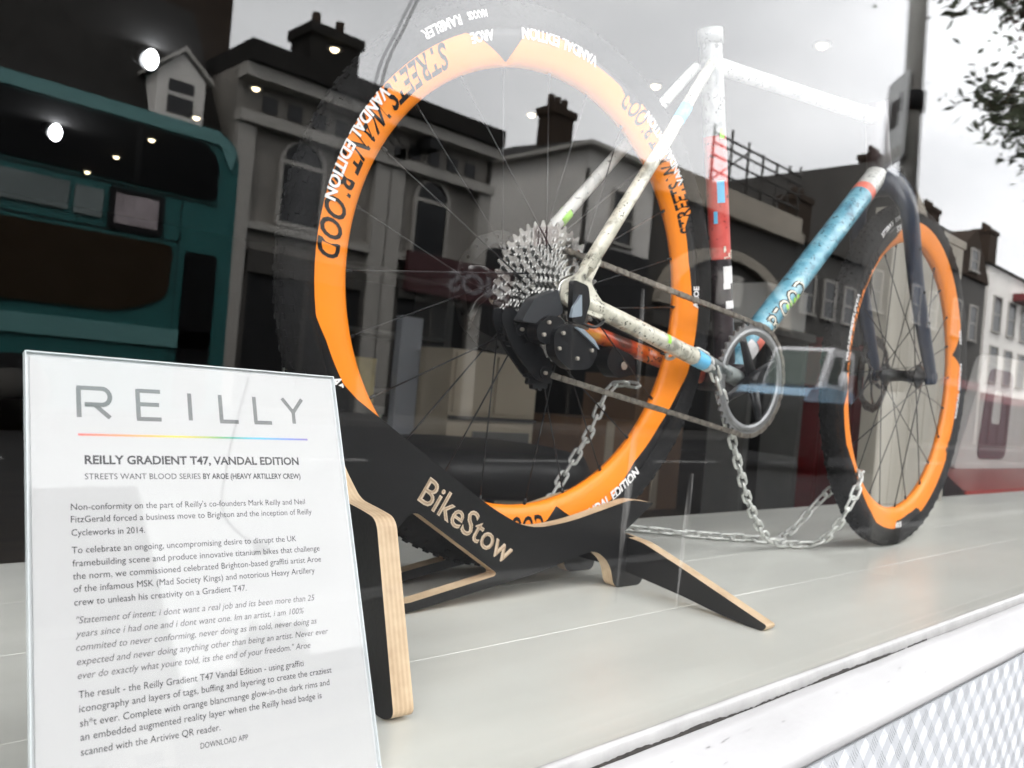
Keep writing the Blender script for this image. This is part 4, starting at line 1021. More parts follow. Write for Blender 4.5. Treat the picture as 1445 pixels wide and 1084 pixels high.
boxobj('cardboard_box', (4.75, 3.3, FZ), (5.35, 3.8, 0.42), m_card, 'tall brown cardboard box behind the chainring', 'box', [('tape', (5.0, 3.295, FZ + .01), (5.08, 3.299, 0.41), m_beige)])
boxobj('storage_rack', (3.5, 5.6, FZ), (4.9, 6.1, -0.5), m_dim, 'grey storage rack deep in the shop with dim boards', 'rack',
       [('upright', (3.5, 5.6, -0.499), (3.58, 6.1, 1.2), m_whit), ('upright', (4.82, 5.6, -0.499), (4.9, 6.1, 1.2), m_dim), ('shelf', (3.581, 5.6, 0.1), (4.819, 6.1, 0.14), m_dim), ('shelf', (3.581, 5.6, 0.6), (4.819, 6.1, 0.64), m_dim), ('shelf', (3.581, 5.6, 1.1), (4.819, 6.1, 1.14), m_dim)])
boxobj('red_cabinet', (6.1, 2.6, FZ), (7.2, 3.0, 0.85), m_dred, 'dark red cabinet standing in the shop behind the front wheel', 'cabinet',
       [('door', (6.12, 2.585, -0.45), (6.62, 2.599, 0.55), m_dred), ('door', (6.66, 2.585, -0.45), (7.18, 2.599, 0.55), m_dred), ('drawer', (6.12, 2.58, 0.60), (7.18, 2.599, 0.80), m_dim)])
boxobj('white_carton', (5.35, 2.7, 0.86), (5.95, 3.0, 1.16), m_whit, 'white carton above the down tube on a dim shelf', 'box')
boxobj('wall_shelf', (5.2, 2.65, 0.80), (6.05, 3.05, 0.858), m_dim, 'dim shelf carrying a white carton', 'shelf', [('leg', (5.22, 2.70, FZ), (5.28, 3.0, 0.799), m_dim), ('leg', (5.97, 2.70, FZ), (6.03, 3.0, 0.799), m_dim)])
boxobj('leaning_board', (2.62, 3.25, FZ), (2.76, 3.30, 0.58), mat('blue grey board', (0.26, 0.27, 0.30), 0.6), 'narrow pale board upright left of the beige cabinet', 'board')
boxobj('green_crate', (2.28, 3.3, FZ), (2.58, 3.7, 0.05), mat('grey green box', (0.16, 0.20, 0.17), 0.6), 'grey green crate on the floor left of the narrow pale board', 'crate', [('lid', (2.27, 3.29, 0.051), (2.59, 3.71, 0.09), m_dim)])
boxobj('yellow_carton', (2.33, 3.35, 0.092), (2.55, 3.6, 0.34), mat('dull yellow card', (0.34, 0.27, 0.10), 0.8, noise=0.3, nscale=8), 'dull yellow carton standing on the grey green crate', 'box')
hc = empty('hanging_cord', (0.95, -0.40, 2.16), 'thin black cord curving down to a small black plug, mirrored above the big orange rim', 'cord')
b = MB(); b.tube(catmull([(0.95, -0.40, 2.16), (0.92, -0.46, 1.7), (0.80, -0.56, 1.1), (0.681, -0.588, 0.7997), (0.6522, -0.588, 0.7295), (0.6318, -0.588, 0.6787), (0.6252, -0.588, 0.6333), (0.640, -0.588, 0.597), (0.668, -0.588, 0.572)], 8), 0.0024, 8); b.build('cable', M['der'], hc)
b = MB(); b.box((0.660, -0.596, 0.555), (0.682, -0.580, 0.572)); bevel(b.build('plug', M['der'], hc), 0.002, 2)
# white boarded plinth behind the front wheel
m_plinth = mat('beige painted boards', (0.34, 0.315, 0.27), 0.6, noise=0.15, nscale=3, stretch=(3, 1, .6))
e = empty('display_plinth', (2.80, 0.62, 0.0), 'pale boarded display plinth standing behind the front wheel', 'plinth')
xs = [2.47, 2.585, 2.70, 2.815, 2.93, 3.05]
for i in range(5):
    b = MB(); b.box((xs[i] + 0.0015, 0.660, 0.0015), (xs[i + 1] - 0.0015, 0.715, 0.86)); bevel(b.build('board', m_plinth, e), 0.003, 2)
b = MB(); b.box((2.465, 0.655, 0.8605), (3.055, 0.719, 0.885)); b.build('top_board', m_plinth, e)
# red podium beyond the ledge with a white panel on it
e = empty('red_podium', (5.6, 1.6, FZ), 'red podium with rounded front beyond the ledge', 'podium')
b = MB(); b.prism(roundpoly([(3.62, 0.77), (4.5, 0.77), (9.8, 0.90), (10.0, 2.4), (8.4, 2.42), (5.9, 1.60), (4.6, 1.16)], [.12, .3, .3, .2, .3, .5, .3], 8), [], lambda x, y, w: V(x, y, w), FZ, 0.004, 0, 0); bevel(b.build('base', mat('red lacquer', (0.34, 0.030, 0.020), 0.35), e, fixn=True), 0.012, 3)
e = empty('poster_board', (6.6, 1.45, 0.005), 'white poster board with a dark maroon rounded shape on the red podium', 'poster board')
b = MB(); b.prism(roundpoly([(5.42, 0.006), (8.05, 0.006), (8.0, 0.80), (5.85, 0.74)], [.05, .03, .1, .1], 5), [], lambda x, z, w: V(x, w, z), 1.40, 1.46, 0, 0); b.build('panel', mat('display card', (0.50, 0.49, 0.47), 0.6), e, fixn=True)
m_mar = mat('maroon print', (0.085, 0.02, 0.035), 0.4)
for x0 in (5.80, 6.95):
    b = MB(); b.prism(roundpoly([(x0, 0.07), (x0 + .58, 0.07), (x0 + .62, 0.66), (x0 + .12, 0.66)], 0.10, 5), [roundpoly([(x0 + .22, .30), (x0 + .42, .30), (x0 + .42, .52), (x0 + .24, .52)], .04, 4)], lambda x, z, w: V(x, w, z), 1.392, 1.399, 0, 0); b.build('dark_shape', m_mar, e, fixn=True)

# ------------------------------------------------------------------ across the street (seen mirrored in the glass)
m_pane = mat('dark window', (0.016, 0.017, 0.019), 0.15, spec=0.3)
m_trim = mat('pale trim', (0.33, 0.315, 0.29), 0.7)
m_slate = mat('slate roof', (0.022, 0.0205, 0.019), 0.8, spec=0.1, noise=0.3, nscale=2)
m_brick = mat('dark brick', (0.040, 0.029, 0.022), 0.9, spec=0.08, noise=0.3, nscale=3)
m_stone = mat('grey render', (0.245, 0.228, 0.205), 0.8, noise=0.35, nscale=0.8)
m_white = mat('white render', (0.68, 0.655, 0.62), 0.8, noise=0.1, nscale=0.7)
m_cream = mat('cream render', (0.32, 0.285, 0.235), 0.8, noise=0.15, nscale=0.8)
m_dkfront = mat('dark shopfront', (0.012, 0.012, 0.013), 0.5, spec=0.2)
m_grey = mat('dark grey render', (0.050, 0.046, 0.041), 0.8, noise=0.2, nscale=0.8)
FY = -17.0
def part(parent, name, boxes, m):
    b = MB()
    for a, c in boxes: b.box(tuple(min(p, q) for p, q in zip(a, c)), tuple(max(p, q) for p, q in zip(a, c)))
    return b.build(name, m, parent)
def window(parent, x, z, w, h, y=FY, arch=False, m=None):
    """facade window facing the shop: frame with a pane inside"""
    fb = MB(); t = 0.09; y0, y1 = y + 0.003, y + 0.09
    if not arch:
        for a, c in (((x - w / 2 - t, y0, z), (x - w / 2, y1, z + h)), ((x + w / 2, y0, z), (x + w / 2 + t, y1, z + h)), ((x - w / 2 - t, y0, z + h), (x + w / 2 + t, y1, z + h + t)), ((x - w / 2 - t - .05, y0, z - t), (x + w / 2 + t + .05, y1 + .08, z)), ((x - w / 2, y0, z + h * .5 - .03), (x + w / 2, y1 - .02, z + h * .5 + .03))): fb.box(a, c)
        f = fb.build('window', m or m_trim, parent); pb = MB(); pb.box((x - w / 2, y0, z), (x + w / 2, y0 + .03, z + h)); pb.build('pane', m_pane, f)
    else:
        arc = lambda r: [(x + r * math.cos(a), z + h + r * math.sin(a)) for a in [PI * i / 14 for i in range(15)]]
        o = [(x + w / 2 + t, z)] + arc(w / 2 + t) + [(x - w / 2 - t, z)]; i_ = [(x + w / 2, z + .001)] + arc(w / 2) + [(x - w / 2, z + .001)]
        fb.prism([(x + w / 2 + t, z - t)] + arc(w / 2 + t) + [(x - w / 2 - t, z - t)], [i_], lambda a, c, q: V(a, q, c), y0, y1, 0, 0)
        fb.box((x - w / 2, y0, z + h - .05), (x + w / 2, y1 - .02, z + h + .05))
        f = fb.build('window', m or m_trim, parent, fixn=True); pb = MB(); pb.prism(i_, [], lambda a, c, q: V(a, q, c), y0, y0 + .03, 0, 0); pb.build('pane', m_pane, f, fixn=True)
    return f
def chimney(parent, x0, x1, y0, y1, z0, z1, m=None, pots=3):
    b = MB(); b.box((x0, y0, z0), (x1, y1, z1 - .25)); b.box((x0 - .08, y0 - .08, z1 - .249), (x1 + .08, y1 + .08, z1))
    o = b.build('chimney', m or m_brick, parent)
    q = MB()
    for i in range(pots): cx = x0 + (x1 - x0) * (i + .5) / pots; q.tube([(cx, (y0 + y1) / 2, z1), (cx, (y0 + y1) / 2, z1 + .45)], [.13, .11], 10)
    q.build('chimney_pots', m_brick, o) if False else q.build('chimney_pot', m_brick, parent)
    return o
def house(name, label, x0, x1, cat='building'): return empty(name, ((x0 + x1) / 2, FY, GZ), label, cat, 'buildings across the street')
def ridge(parent, x0, x1, y0, y1, z0, z1, m=None, hip=0.0):
    b = MB(); ym = (y0 + y1) / 2
    b.add([(x0, y0, z0), (x1, y0, z0), (x1, y1, z0), (x0, y1, z0), (x0 + hip, ym, z1), (x1 - hip, ym, z1)], [(0, 1, 5, 4), (1, 2, 5), (2, 3, 4, 5), (3, 0, 4), (3, 2, 1, 0)])
    return b.build('roof', m or m_slate, parent, fixn=True)
def shopfront(parent, x0, x1, ztop, fascia, doors=True):
    part(parent, 'shop_front', [((x0, FY, GZ + .05), (x1, FY + .12, ztop - .5))], m_dkfront)
    part(parent, 'fascia', [((x0, FY, ztop - .499), (x1, FY + .22, ztop))], fascia)
    n = max(2, int((x1 - x0) / 1.6))
    part(parent, 'shop_mullion', [((x0 + (x1 - x0) * i / n - .05, FY + .121, GZ + .05), (x0 + (x1 - x0) * i / n + .05, FY + .17, ztop - .5)) for i in range(n + 1)], m_grey)

# brown block beyond the dormer house
h = house('brick_block', 'tall dark brown brick block rising behind the dormer roof', -9, 9)
part(h, 'wall', [((-9, -29, GZ), (9.05, -20.6, 15))], m_brick)
# dormer house
h = house('dormer_house', 'dark mansard roofed house with one white gabled dormer above the bus', -5, 7.6)
part(h, 'wall', [((-5, -20.5, GZ), (7.60, FY, 4.3))], m_stone)
b = MB(); b.add([(-5, FY + .25, 4.3), (7.65, FY + .25, 4.3), (7.65, -20.5, 4.3), (-5, -20.5, 4.3), (-5, FY - 1.6, 8.0), (7.3, FY - 1.6, 8.0), (7.3, -20.5, 8.0), (-5, -20.5, 8.0)], [(0, 1, 5, 4), (1, 2, 6, 5), (2, 3, 7, 6), (3, 0, 4, 7), (4, 5, 6, 7), (3, 2, 1, 0)]); b.build('roof', m_slate, h, fixn=True)
for i in range(3): window(h, -3 + i * 3.6, 1.9, 1.1, 1.7)
b = MB(); b.prism([(6.04, 4.95), (7.02, 4.95), (7.02, 5.98), (6.53, 6.42), (6.04, 5.98)], [], lambda a, c, w: V(a, w, c), FY - 1.4, FY + .12, 0, 0); dm = b.build('dormer', m_white, h, fixn=True)
part(h, 'dormer_window', [((6.27, FY + .122, 5.18), (6.79, FY + .14, 5.52)), ((6.27, FY + .122, 5.62), (6.79, FY + .14, 5.84))], m_pane)
b = MB(); b.add([(5.92, FY + .22, 5.93), (6.53, FY + .22, 6.46), (7.14, FY + .22, 5.93), (5.92, FY - 1.4, 5.93), (6.53, FY - 1.4, 6.46), (7.14, FY - 1.4, 5.93), (5.92, FY + .22, 6.02), (6.53, FY + .22, 6.56), (7.14, FY + .22, 6.02), (5.92, FY - 1.4, 6.02), (6.53, FY - 1.4, 6.56), (7.14, FY - 1.4, 6.02)],
      [(0, 1, 7, 6), (1, 2, 8, 7), (6, 7, 10, 9), (7, 8, 11, 10), (0, 6, 9, 3), (2, 5, 11, 8), (0, 3, 4, 1), (1, 4, 5, 2)]); b.build('dormer_roof', m_trim, h, fixn=True)
# classical terrace, two bays
def classical(x0, x1, label, archx, ztop, back=-24):
    h = house('classical_house', label, x0, x1)
    part(h, 'wall', [((x0, back, GZ), (x1, FY, ztop - .45))], m_stone)
    part(h, 'roof', [((x0, back, ztop - .449), (x1, FY + .55, ztop))], m_slate)
    part(h, 'cornice', [((x0, FY, ztop - .75), (x1, FY + .42, ztop - .46)), ((x0, FY, 5.42), (x1, FY + .30, 5.66)), ((x0, FY, 3.2), (x1, FY + .18, 3.36))], m_trim)
    part(h, 'frieze_openings', [((x0 + .6 + .62 * i, FY + .003, 5.80), (x0 + .95 + .62 * i, FY + .03, 6.15)) for i in range(int((x1 - x0 - .8) / .62))], m_pane)
    part(h, 'pilaster', [((x0 + .02, FY, GZ), (x0 + .42, FY + .2, 5.41)), ((x1 - .42, FY, GZ), (x1 - .02, FY + .2, 5.41))], m_trim)
    for ax in archx: window(h, ax, 3.5, 1.0, 1.35, arch=True)
    shopfront(h, x0 + .5, x1 - .5, 2.75, m_grey)
    return h
hA = classical(7.75, 11.75, 'grey classical house with heavy cornice and a tall dark chimney', [9.45], 7.1)
chimney(hA, 9.72, 11.05, -18.6, -17.6, 6.9, 8.45, m_slate, 2)
hB = classical(11.76, 15.1, 'grey classical house with one arched window over a dark red shop sign', [13.2], 7.15, back=-18.0)
part(hB, 'shop_sign', [((12.4, FY + .221, 2.45), (16.0, FY + .34, 3.45))], mat('shop sign red', (0.045, 0.008, 0.010), 0.6))
b = MB(); put_text(b, 'NOS', lambda a, q: V(15.75 - a, FY + .345, 2.66 + q), width=2.05, height=0.55, bold=0.03); b.build('sign_lettering', mat('sign letter', (0.20, 0.18, 0.19), 0.5), hB)
part(hB, 'wall_lamp', [((12.55, FY + .01, 6.05), (12.95, FY + .6, 6.3))], m_dkfront); part(hB, 'downpipe', [((15.02, FY + .01, GZ), (15.09, FY + .12, 7.0))], m_grey)
# white corner house beyond the side street
h = house('corner_house', 'white rendered corner house with hipped roof and a dark chimney', 19.1, 22.5)
part(h, 'wall', [((19.1, -27, GZ), (22.5, FY, 7.85))], m_white)
ridge(h, 18.8, 22.8, -27.4, FY + .35, 7.98, 9.0, hip=1.7); part(h, 'eaves', [((18.75, -27.5, 7.851), (22.85, FY + .4, 7.979))], m_trim)
chimney(h, 19.6, 20.6, -19.9, -19.2, 8.0, 9.75)
window(h, 20.9, 5.2, 1.0, 1.6);  part(h, 'lower_wall', [((19.03, -27, GZ), (22.5, FY + .08, 4.95))], m_dkfront); part(h, 'wall_sign', [((18.97, -19.0, 4.9), (19.02, -17.9, 5.5))], mat('sign red', (0.12, 0.045, 0.05), 0.6)); part(h, 'downpipe', [((19.02, FY + .02, GZ), (19.11, FY + .11, 7.2))], m_grey)
# cream building with scaffolding
h = house('arched_building', 'cream fronted building with a broad arch and a long parapet', 22.6, 32.4)
part(h, 'wall', [((22.6, -27, GZ), (32.4, FY, 7.3))], m_grey)
part(h, 'parapet', [((22.55, -27, 7.301), (32.45, FY + .35, 7.7)), ((22.55, FY - .3, 7.701), (32.45, FY + .2, 8.35))], m_cream)
b = MB(); arc = lambda r: [(27.5 + r * math.cos(a), 3.6 + .55 * r * math.sin(a)) for a in [PI * i / 18 for i in range(19)]]
b.prism(arc(4.6) + list(reversed(arc(3.9))), [], lambda a, c, w: V(a, w, c), FY + .005, FY + .3, 0, 0); b.build('arch', m_cream, h, fixn=True)
shopfront(h, 22.8, 32.2, 3.3, m_grey); part(h, 'wall_panel', [((26.3, FY + .31, 4.0), (28.0, FY + .36, 5.2))], m_trim)
sc_ = empty('scaffolding', (28.5, FY + .1, 8.35), 'thin scaffold of poles and rails standing on the cream parapet', 'scaffolding')
b = MB()
for x in (25.6, 26.8, 28.0, 29.1, 30.2, 31.2, 32.1): b.tube([(x, FY + .1, 8.35), (x, FY + .1, 10.35 + .2 * math.sin(x))], 0.05, 6)
b.build('pole', m_grey, sc_); b = MB()
for z in (8.75, 9.3, 9.75, 10.1): b.tube([(25.6, FY + .16, z), (32.1, FY + .16, z - .05)], 0.045, 6)
b.tube([(25.6, FY + .1, 8.4), (28.0, FY + .1, 10.0)], 0.035, 6); b.tube([(30.2, FY + .1, 8.4), (31.9, FY + .1, 9.9)], 0.035, 6); b.build('rail', m_grey, sc_)
# dark terrace with chimneys
h = house('dark_terrace', 'low dark terrace with one slim brick chimney at its end', 32.5, 39)
part(h, 'wall', [((32.5, -26, GZ), (39, FY, 7.4))], m_grey); ridge(h, 32.4, 39.1, -26.2, FY + .3, 7.4, 8.6); chimney(h, 33.2, 34.5, -18.4, -17.5, 7.5, 9.7)
for i in range(3): window(h, 33.8 + i * 2.0, 4.6, 1.0, 1.6)
shopfront(h, 32.7, 38.8, 3.0, m_dkfront)
h = house('domed_building', 'building with a pale rounded dome and dark chimneys beside it', 39.1, 49.9)
part(h, 'wall', [((39.1, -28, GZ), (44.6, FY, 12.5)), ((44.601, -28, GZ), (49.9, FY, 11.3))], m_grey)
b = MB(); b.lathe([(2.0, 11.3), (2.0, 11.5), (1.85, 11.9), (1.4, 12.8), (0.7, 13.3), (0.0, 13.45)], 32, tf=Matrix.Translation((45.6, -18.9, 0)) @ Matrix.Rotation(R(90), 4, 'X'), closed=False); b.build('dome', m_cream, h, fixn=True)
chimney(h, 40.6, 41.8, -18.4, -17.5, 12.5, 13.4); chimney(h, 48.2, 49.4, -18.4, -17.5, 11.3, 12.4)
for i in range(4): window(h, 40.6 + i * 2.5, 5.6, 1.1, 1.9)
shopfront(h, 39.3, 49.7, 3.2, m_grey)
h = house('gabled_house', 'dark gabled house with a small attic window', 50, 56.5)
part(h, 'wall', [((50, -28, GZ), (56.5, FY, 9.2))], m_grey)
b = MB(); b.prism([(50.0, 9.2), (56.5, 9.2), (55.2, 10.6), (53.6, 12.1), (51.2, 10.6)], [], lambda a, c, w: V(a, w, c), -25, FY + .2, 0, 0); b.build('gable', m_brick, h, fixn=True); window(h, 53.4, 9.6, 1.2, 1.2, y=FY + .2)
for i in range(2): window(h, 51.8 + i * 2.8, 5.6, 1.2, 2.0)
shopfront(h, 50.2, 56.3, 3.1, m_dred)
h = house('far_white_house', 'far white house with tall sash windows at the picture edge', 57, 70)
part(h, 'wall', [((57, -28, GZ), (70, FY, 10.6))], m_white); ridge(h, 56.8, 70.2, -27, FY + .3, 10.6, 12.4); chimney(h, 58.4, 60.0, -18.6, -17.6, 10.6, 13.2)
for i in range(4):
    window(h, 59 + i * 3.0, 6.6, 1.5, 2.2); window(h, 59 + i * 3.0, 3.4, 1.5, 2.2)
part(h, 'awning', [((62, FY, 9.0), (70, FY + 1.0, 9.5))], m_dred); shopfront(h, 57.2, 69.8, 2.6, m_dred)
h = house('far_terrace', 'pale distant terrace at the end of the street', 70.5, 120)
part(h, 'wall', [((70.5, -28, GZ), (120, FY, 9.0))], m_stone); ridge(h, 70.3, 120.2, -27, FY + .3, 9.0, 11.0)
for i in range(12): window(h, 73 + i * 4.0, 5.0, 1.6, 2.2)
# lamp on a bracket cable between houses
# double-decker bus
bus = empty('double_decker_bus', (0.0, -12.2, GZ - .12), 'teal double-decker bus with dark window bands and side adverts', 'bus')
m_teal = mat('bus teal', (0.026, 0.125, 0.125), 0.35, coat=0.3); m_teal2 = mat('bus light teal', (0.13, 0.30, 0.30), 0.4)
m_bglass = mat('bus glass', (0.010, 0.010, 0.011), 0.2, spec=0.12); m_brown = mat('bus lower glass', (0.030, 0.020, 0.012), 0.3, spec=0.12)
BY = -11.0; bz = GZ - .12
prof = roundpoly([(-6.0, bz + .30), (5.25, bz + .30), (5.20, 3.42), (-6.0, 3.50)], [.1, .25, .45, .3], 8)
b = MB(); b.prism(prof, [], lambda a, c, w: V(a, w, c), -13.5, BY, 0, 0); o = b.build('body', m_teal, bus, fixn=True); bevel(o, 0.06, 2)
def side(name, pts, rad, m, d0=0.002, d1=0.03):
    b = MB(); b.prism(roundpoly(pts, rad, 6), [], lambda a, c, w: V(a, w, c), BY + d0, BY + d1, 0, 0); return b.build(name, m, bus, fixn=True)
side('window_band', [(-5.8, 2.52), (4.92, 2.44), (4.90, 3.20), (-5.8, 3.32)], [.1, .12, .35, .1], m_bglass)
side('roof_band', [(-5.9, 3.36), (4.90, 3.24), (5.08, 2.9), (5.15, 3.2), (4.86, 3.42), (-5.9, 3.49)], 0.05, m_teal2, 0.001, 0.035)
side('window_pillar', [(3.78, 2.46), (3.86, 2.46), (3.86, 3.22), (3.78, 3.22)], 0.01, m_dkfront, 0.0305, 0.045)
side('lower_window_band', [(-5.8, 0.72), (3.75, 0.78), (4.36, 1.02), (4.38, 1.74), (-5.8, 1.74)], [.1, .2, .2, .1, .1], m_brown)
side('door', [(4.55, -0.45), (5.0, -0.45), (5.0, 1.70), (4.55, 1.70)], 0.06, m_bglass)
m_ad = mat('advert panel', (0.20, 0.24, 0.24), 0.5, noise=0.3, nscale=2); m_ad2 = mat('advert poster', (0.46, 0.40, 0.42), 0.5, noise=0.4, nscale=2.5)
side('advert_panel', [(2.0, 1.95), (3.05, 1.95), (3.05, 2.30), (2.0, 2.30)], 0.02, m_ad); side('advert_panel', [(3.12, 1.93), (3.45, 1.93), (3.45, 2.28), (3.12, 2.28)], 0.02, m_ad)
f = side('advert_frame', [(3.52, 1.82), (4.22, 1.82), (4.22, 2.36), (3.52, 2.36)], 0.04, m_dkfront); b = MB(); b.box((3.60, BY + .031, 1.90), (4.14, BY + .04, 2.28)); b.build('poster', m_ad2, f)
for k_, (x_, z0_, z1_) in enumerate(((-3.6, 2.5, 3.3), (-1.2, 2.5, 3.28), (1.3, 2.48, 3.26))): side('window_pillar', [(x_, z0_), (x_ + .07, z0_), (x_ + .07, z1_), (x_, z1_)], 0.01, m_dkfront, 0.0305, 0.04)
for x_ in (-2.2, 0.3, 1.9, 4.45): side('panel_seam', [(x_, bz + .4), (x_ + .012, bz + .4), (x_ + .012, .70 if x_ < 4 else 2.4), (x_, .70 if x_ < 4 else 2.4)], 0.002, m_dkfront, 0.002, 0.008)
side('trim_line', [(-5.8, 1.80), (4.45, 1.80), (4.45, 1.815), (-5.8, 1.815)], 0.002, m_dkfront, 0.002, 0.010); side('trim_line', [(-5.8, 2.40), (4.95, 2.385), (4.95, 2.40), (-5.8, 2.415)], 0.002, m_dkfront, 0.002, 0.010)
side('light_stripe', [(-5.8, 0.38), (5.0, 0.38), (5.0, 0.62), (-5.8, 0.62)], 0.03, m_teal2)
for wx in (-3.4, 2.6):
    b = MB(); b.lathe([(0.0, -13.3), (0.44, -13.3), (0.50, -13.2), (0.50, -11.1), (0.44, BY + .03), (0.0, BY + .03)], 28, tf=Matrix.Translation((wx, 0, bz + .50)), closed=False); w = b.build('wheel', M['tyre'], bus, fixn=True)
    b = MB(); b.lathe([(0.0, BY + .032), (0.24, BY + .032), (0.27, BY + .05), (0.0, BY + .055)], 24, tf=Matrix.Translation((wx, 0, bz + .50)), closed=False); b.build('rim', m_grey, w, fixn=True)
# pale blue pick-up
pk = empty('pickup_truck', (15.6, -7.2, GZ - .12), 'pale blue pick-up truck with white cab driving along the road', 'truck')
m_pb = mat('pale blue paint', (0.26, 0.44, 0.60), 0.3, coat=0.5); PY0, PY1 = -7.9, -6.55
def pks(name, pts, y0, y1, m, rad=0.05):
    b = MB(); b.prism(roundpoly(pts, rad, 4), [], lambda a, c, w: V(a + 2.65, w, .25 + (c - .25) * 1.25), y0, y1, 0, 0); o = b.build(name, m, pk, fixn=True); return o
bevel(pks('body', [(11.0, -0.35), (15.0, -0.35), (15.1, 0.52), (13.0, 0.54), (11.9, 0.56), (11.05, 0.50), (10.95, 0.30)], PY0, PY1, m_dkfront), 0.05, 3)  # flanks coloured dark where they dim; hood pale for sky light on top
bevel(pks('hood', [(11.02, 0.42), (12.95, 0.47), (12.98, 0.62), (11.9, 0.66), (11.2, 0.60)], PY0 - .02, PY1 + .02, m_pb), 0.05, 3)
m_cab = mat('white cab paint', (0.72, 0.72, 0.74), 0.4)
pks('cab', [(11.75, 0.64), (13.05, 0.62), (13.02, 1.24), (12.15, 1.26)], PY0 + .12, PY1 - .06, m_cab, 0.06)
pks('side_window', [(11.98, 0.72), (12.90, 0.70), (12.88, 1.13), (12.20, 1.14)], PY1 - .058, PY1 - .045, mat('cab glass', (0.05, 0.065, 0.055), 0.1), 0.05)
pks('windscreen', [(11.66, 0.67), (11.73, 0.67), (12.10, 1.2), (12.04, 1.2)], PY0 + .2, PY1 - .15, mat('screen glass', (0.06, 0.085, 0.07), 0.15), 0.01)
pks('window_post', [(12.45, 0.70), (12.50, 0.70), (12.56, 1.13), (12.51, 1.13)], PY1 - .0445, PY1 - .03, m_cab, 0.005)
for wx in (14.4, 16.85):
    b = MB(); b.lathe([(0.0, PY1 - .25), (0.33, PY1 - .25), (0.36, PY1 - .2), (0.36, PY1 + .03), (0.0, PY1 + .04)], 24, tf=Matrix.Translation((wx, 0, GZ + .24)), closed=False); b.build('wheel', M['tyre'], pk, fixn=True)
b = MB(); b.sphere((14.85, PY1 + .14, 0.90), 0.14, 12, sc=(.6, .7, 1.3)); b.build('wing_mirror', m_cab, pk)
# lamp post with a parking plate
lp = empty('lamp_post', (5.18, -1.75, GZ), 'grey street lamp post by the kerb with a pale parking plate', 'lamp post')
m_post = mat('post grey', (0.50, 0.485, 0.45), 0.55, noise=0.15, nscale=3)
b = MB(); b.tube([(5.42, -1.75, GZ), (5.42, -1.75, 0.35), (5.39, -1.75, 0.45)], [.085, .085, .062], 20); b.tube([(5.39, -1.75, 0.45), (5.22, -1.75, 2.8), (5.10, -1.75, 5.2)], [.060, .055, .05], 20); b.tube([(5.10, -1.75, 5.2), (4.9, -2.3, 5.7), (4.9, -3.2, 5.8)], .04, 12); b.build('pole', m_post, lp)
b = MB(); b.box((4.7, -3.7, 5.74), (5.1, -3.1, 5.86)); b.build('lantern', m_grey, lp)
pa = V(5.27, -1.75, 0); pd = V(0.72, -0.69, 0).normalized(); pn = V(pd.y, -pd.x, 0)
def PP_(a, z, w): q = pa + pd * a + pn * w; return V(q.x, q.y, z)
b = MB(); b.prism(roundpoly([(-0.09, 1.87), (0.22, 1.87), (0.22, 2.42), (-0.09, 2.42)], .03, 4), [], PP_, 0.064, 0.076, 0, 0)
pl = b.build('parking_plate', mat('plate back', (0.74, 0.74, 0.73), 0.5, noise=.1, nscale=5), lp, fixn=True)
for o_, nm, q, m_ in ((1, 'plate_symbol', [(0.02, 2.10), (0.15, 2.10), (0.15, 2.28), (0.02, 2.28)], m_grey), (1, 'plate_text_bar', [(-0.07, 1.89), (0.24, 1.89), (0.24, 1.96), (-0.07, 1.96)], m_post)):
    for w0, w1 in ((0.0620, 0.0636), (0.0764, 0.0780)):
        b = MB(); b.prism(q, [], PP_, w0, w1, 0, 0); b.build(nm, m_, pl, fixn=True)
b = MB(); b.lathe([(0.060, 2.18), (0.072, 2.18), (0.072, 2.30), (0.060, 2.30)], 20, tf=Matrix.Translation((5.26, -1.75, 0)) @ Matrix.Rotation(R(90), 4, 'X') @ Matrix.Scale(-1, 4, (0, 1, 0)))
b.v = [V(q.x, q.y, abs(q.z)) for q in b.v]; b.build('clamp_band', m_dkfront, lp, fixn=True)
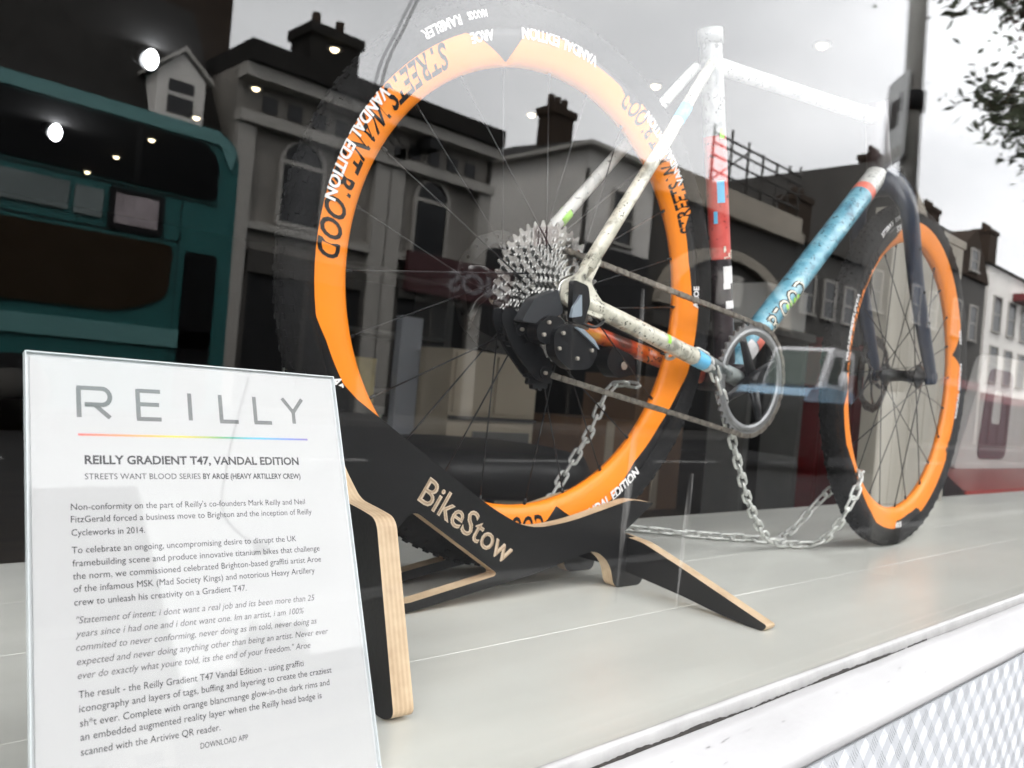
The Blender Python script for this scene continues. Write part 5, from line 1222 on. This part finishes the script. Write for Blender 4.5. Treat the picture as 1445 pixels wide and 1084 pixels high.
# street tree: branches reaching in over the pavement
tr = empty('street_tree', (11.6, -2.0, GZ), 'leafy street tree overhanging the pavement beyond the lamp post', 'tree')
m_bark = mat('bark', (0.07, 0.055, 0.045), 0.9, noise=0.3, nscale=8); m_leaf = mat('leaf green', (0.15, 0.18, 0.105), 0.6, noise=0.4, nscale=1.3); m_leaf2 = mat('leaf russet', (0.16, 0.055, 0.04), 0.6)
b = MB(); rnd = random.Random(4)
b.tube([(11.6, -2.0, GZ), (11.55, -2.0, 1.2), (11.3, -2.05, 2.8), (11.0, -2.1, 4.2), (10.6, -2.2, 5.8)], [.20, .16, .13, .10, .05], 12)
tips = []
for i in range(30):
    z0 = rnd.uniform(1.95, 5.2); a = rnd.uniform(0, 2 * PI); ln = rnd.uniform(1.2, 2.6)
    if i < 18: a = rnd.uniform(PI - .6, PI + .6); ln = rnd.uniform(2.9, 5.1)
    p0 = V(11.3 - (z0 - 2.8) * .2, -2.05, z0); p1 = p0 + V(math.cos(a) * ln * .5, math.sin(a) * ln * .12 + .1, .40); p2 = p0 + V(math.cos(a) * ln, math.sin(a) * ln * .22 + .25, .25 + rnd.uniform(-.35, .5))
    b.tube([p0, p1, p2], [.04, .022, .008], 6); tips.append((p0, p1, p2))
    for k in range(5):
        t = rnd.uniform(.3, .95); q = p0.lerp(p1, t * 2) if t < .5 else p1.lerp(p2, t * 2 - 1); b.tube([q, q + V(rnd.gauss(-.15, .2), rnd.gauss(0, .15), rnd.gauss(-.05, .2))], [.008, .003], 5)
b.build('trunk', m_bark, tr)
b = MB()
for p0, p1, p2 in tips:
    for k in range(900):
        t = rnd.random() ** .7; q = (p0.lerp(p1, t * 2) if t < .5 else p1.lerp(p2, t * 2 - 1)) + V(rnd.gauss(0, .16), rnd.gauss(0, .15), rnd.gauss(-.04, .16))
        s = rnd.uniform(.022, .070); d = V(rnd.gauss(0, 1), rnd.gauss(0, 1), rnd.gauss(-.4, .6)).normalized(); w = d.orthogonal().normalized(); w = Matrix.Rotation(rnd.uniform(0, 6), 3, d) @ w
        up = d.cross(w)
        b.add([q - d * s, q + w * s * .45 + up * s * .08, q + d * s, q - w * s * .45 + up * s * .08], [(0, 1, 2, 3)], 1 if (q.z > 3.9 and rnd.random() < .35) else 0)
b.build('crown', [m_leaf, m_leaf2], tr)
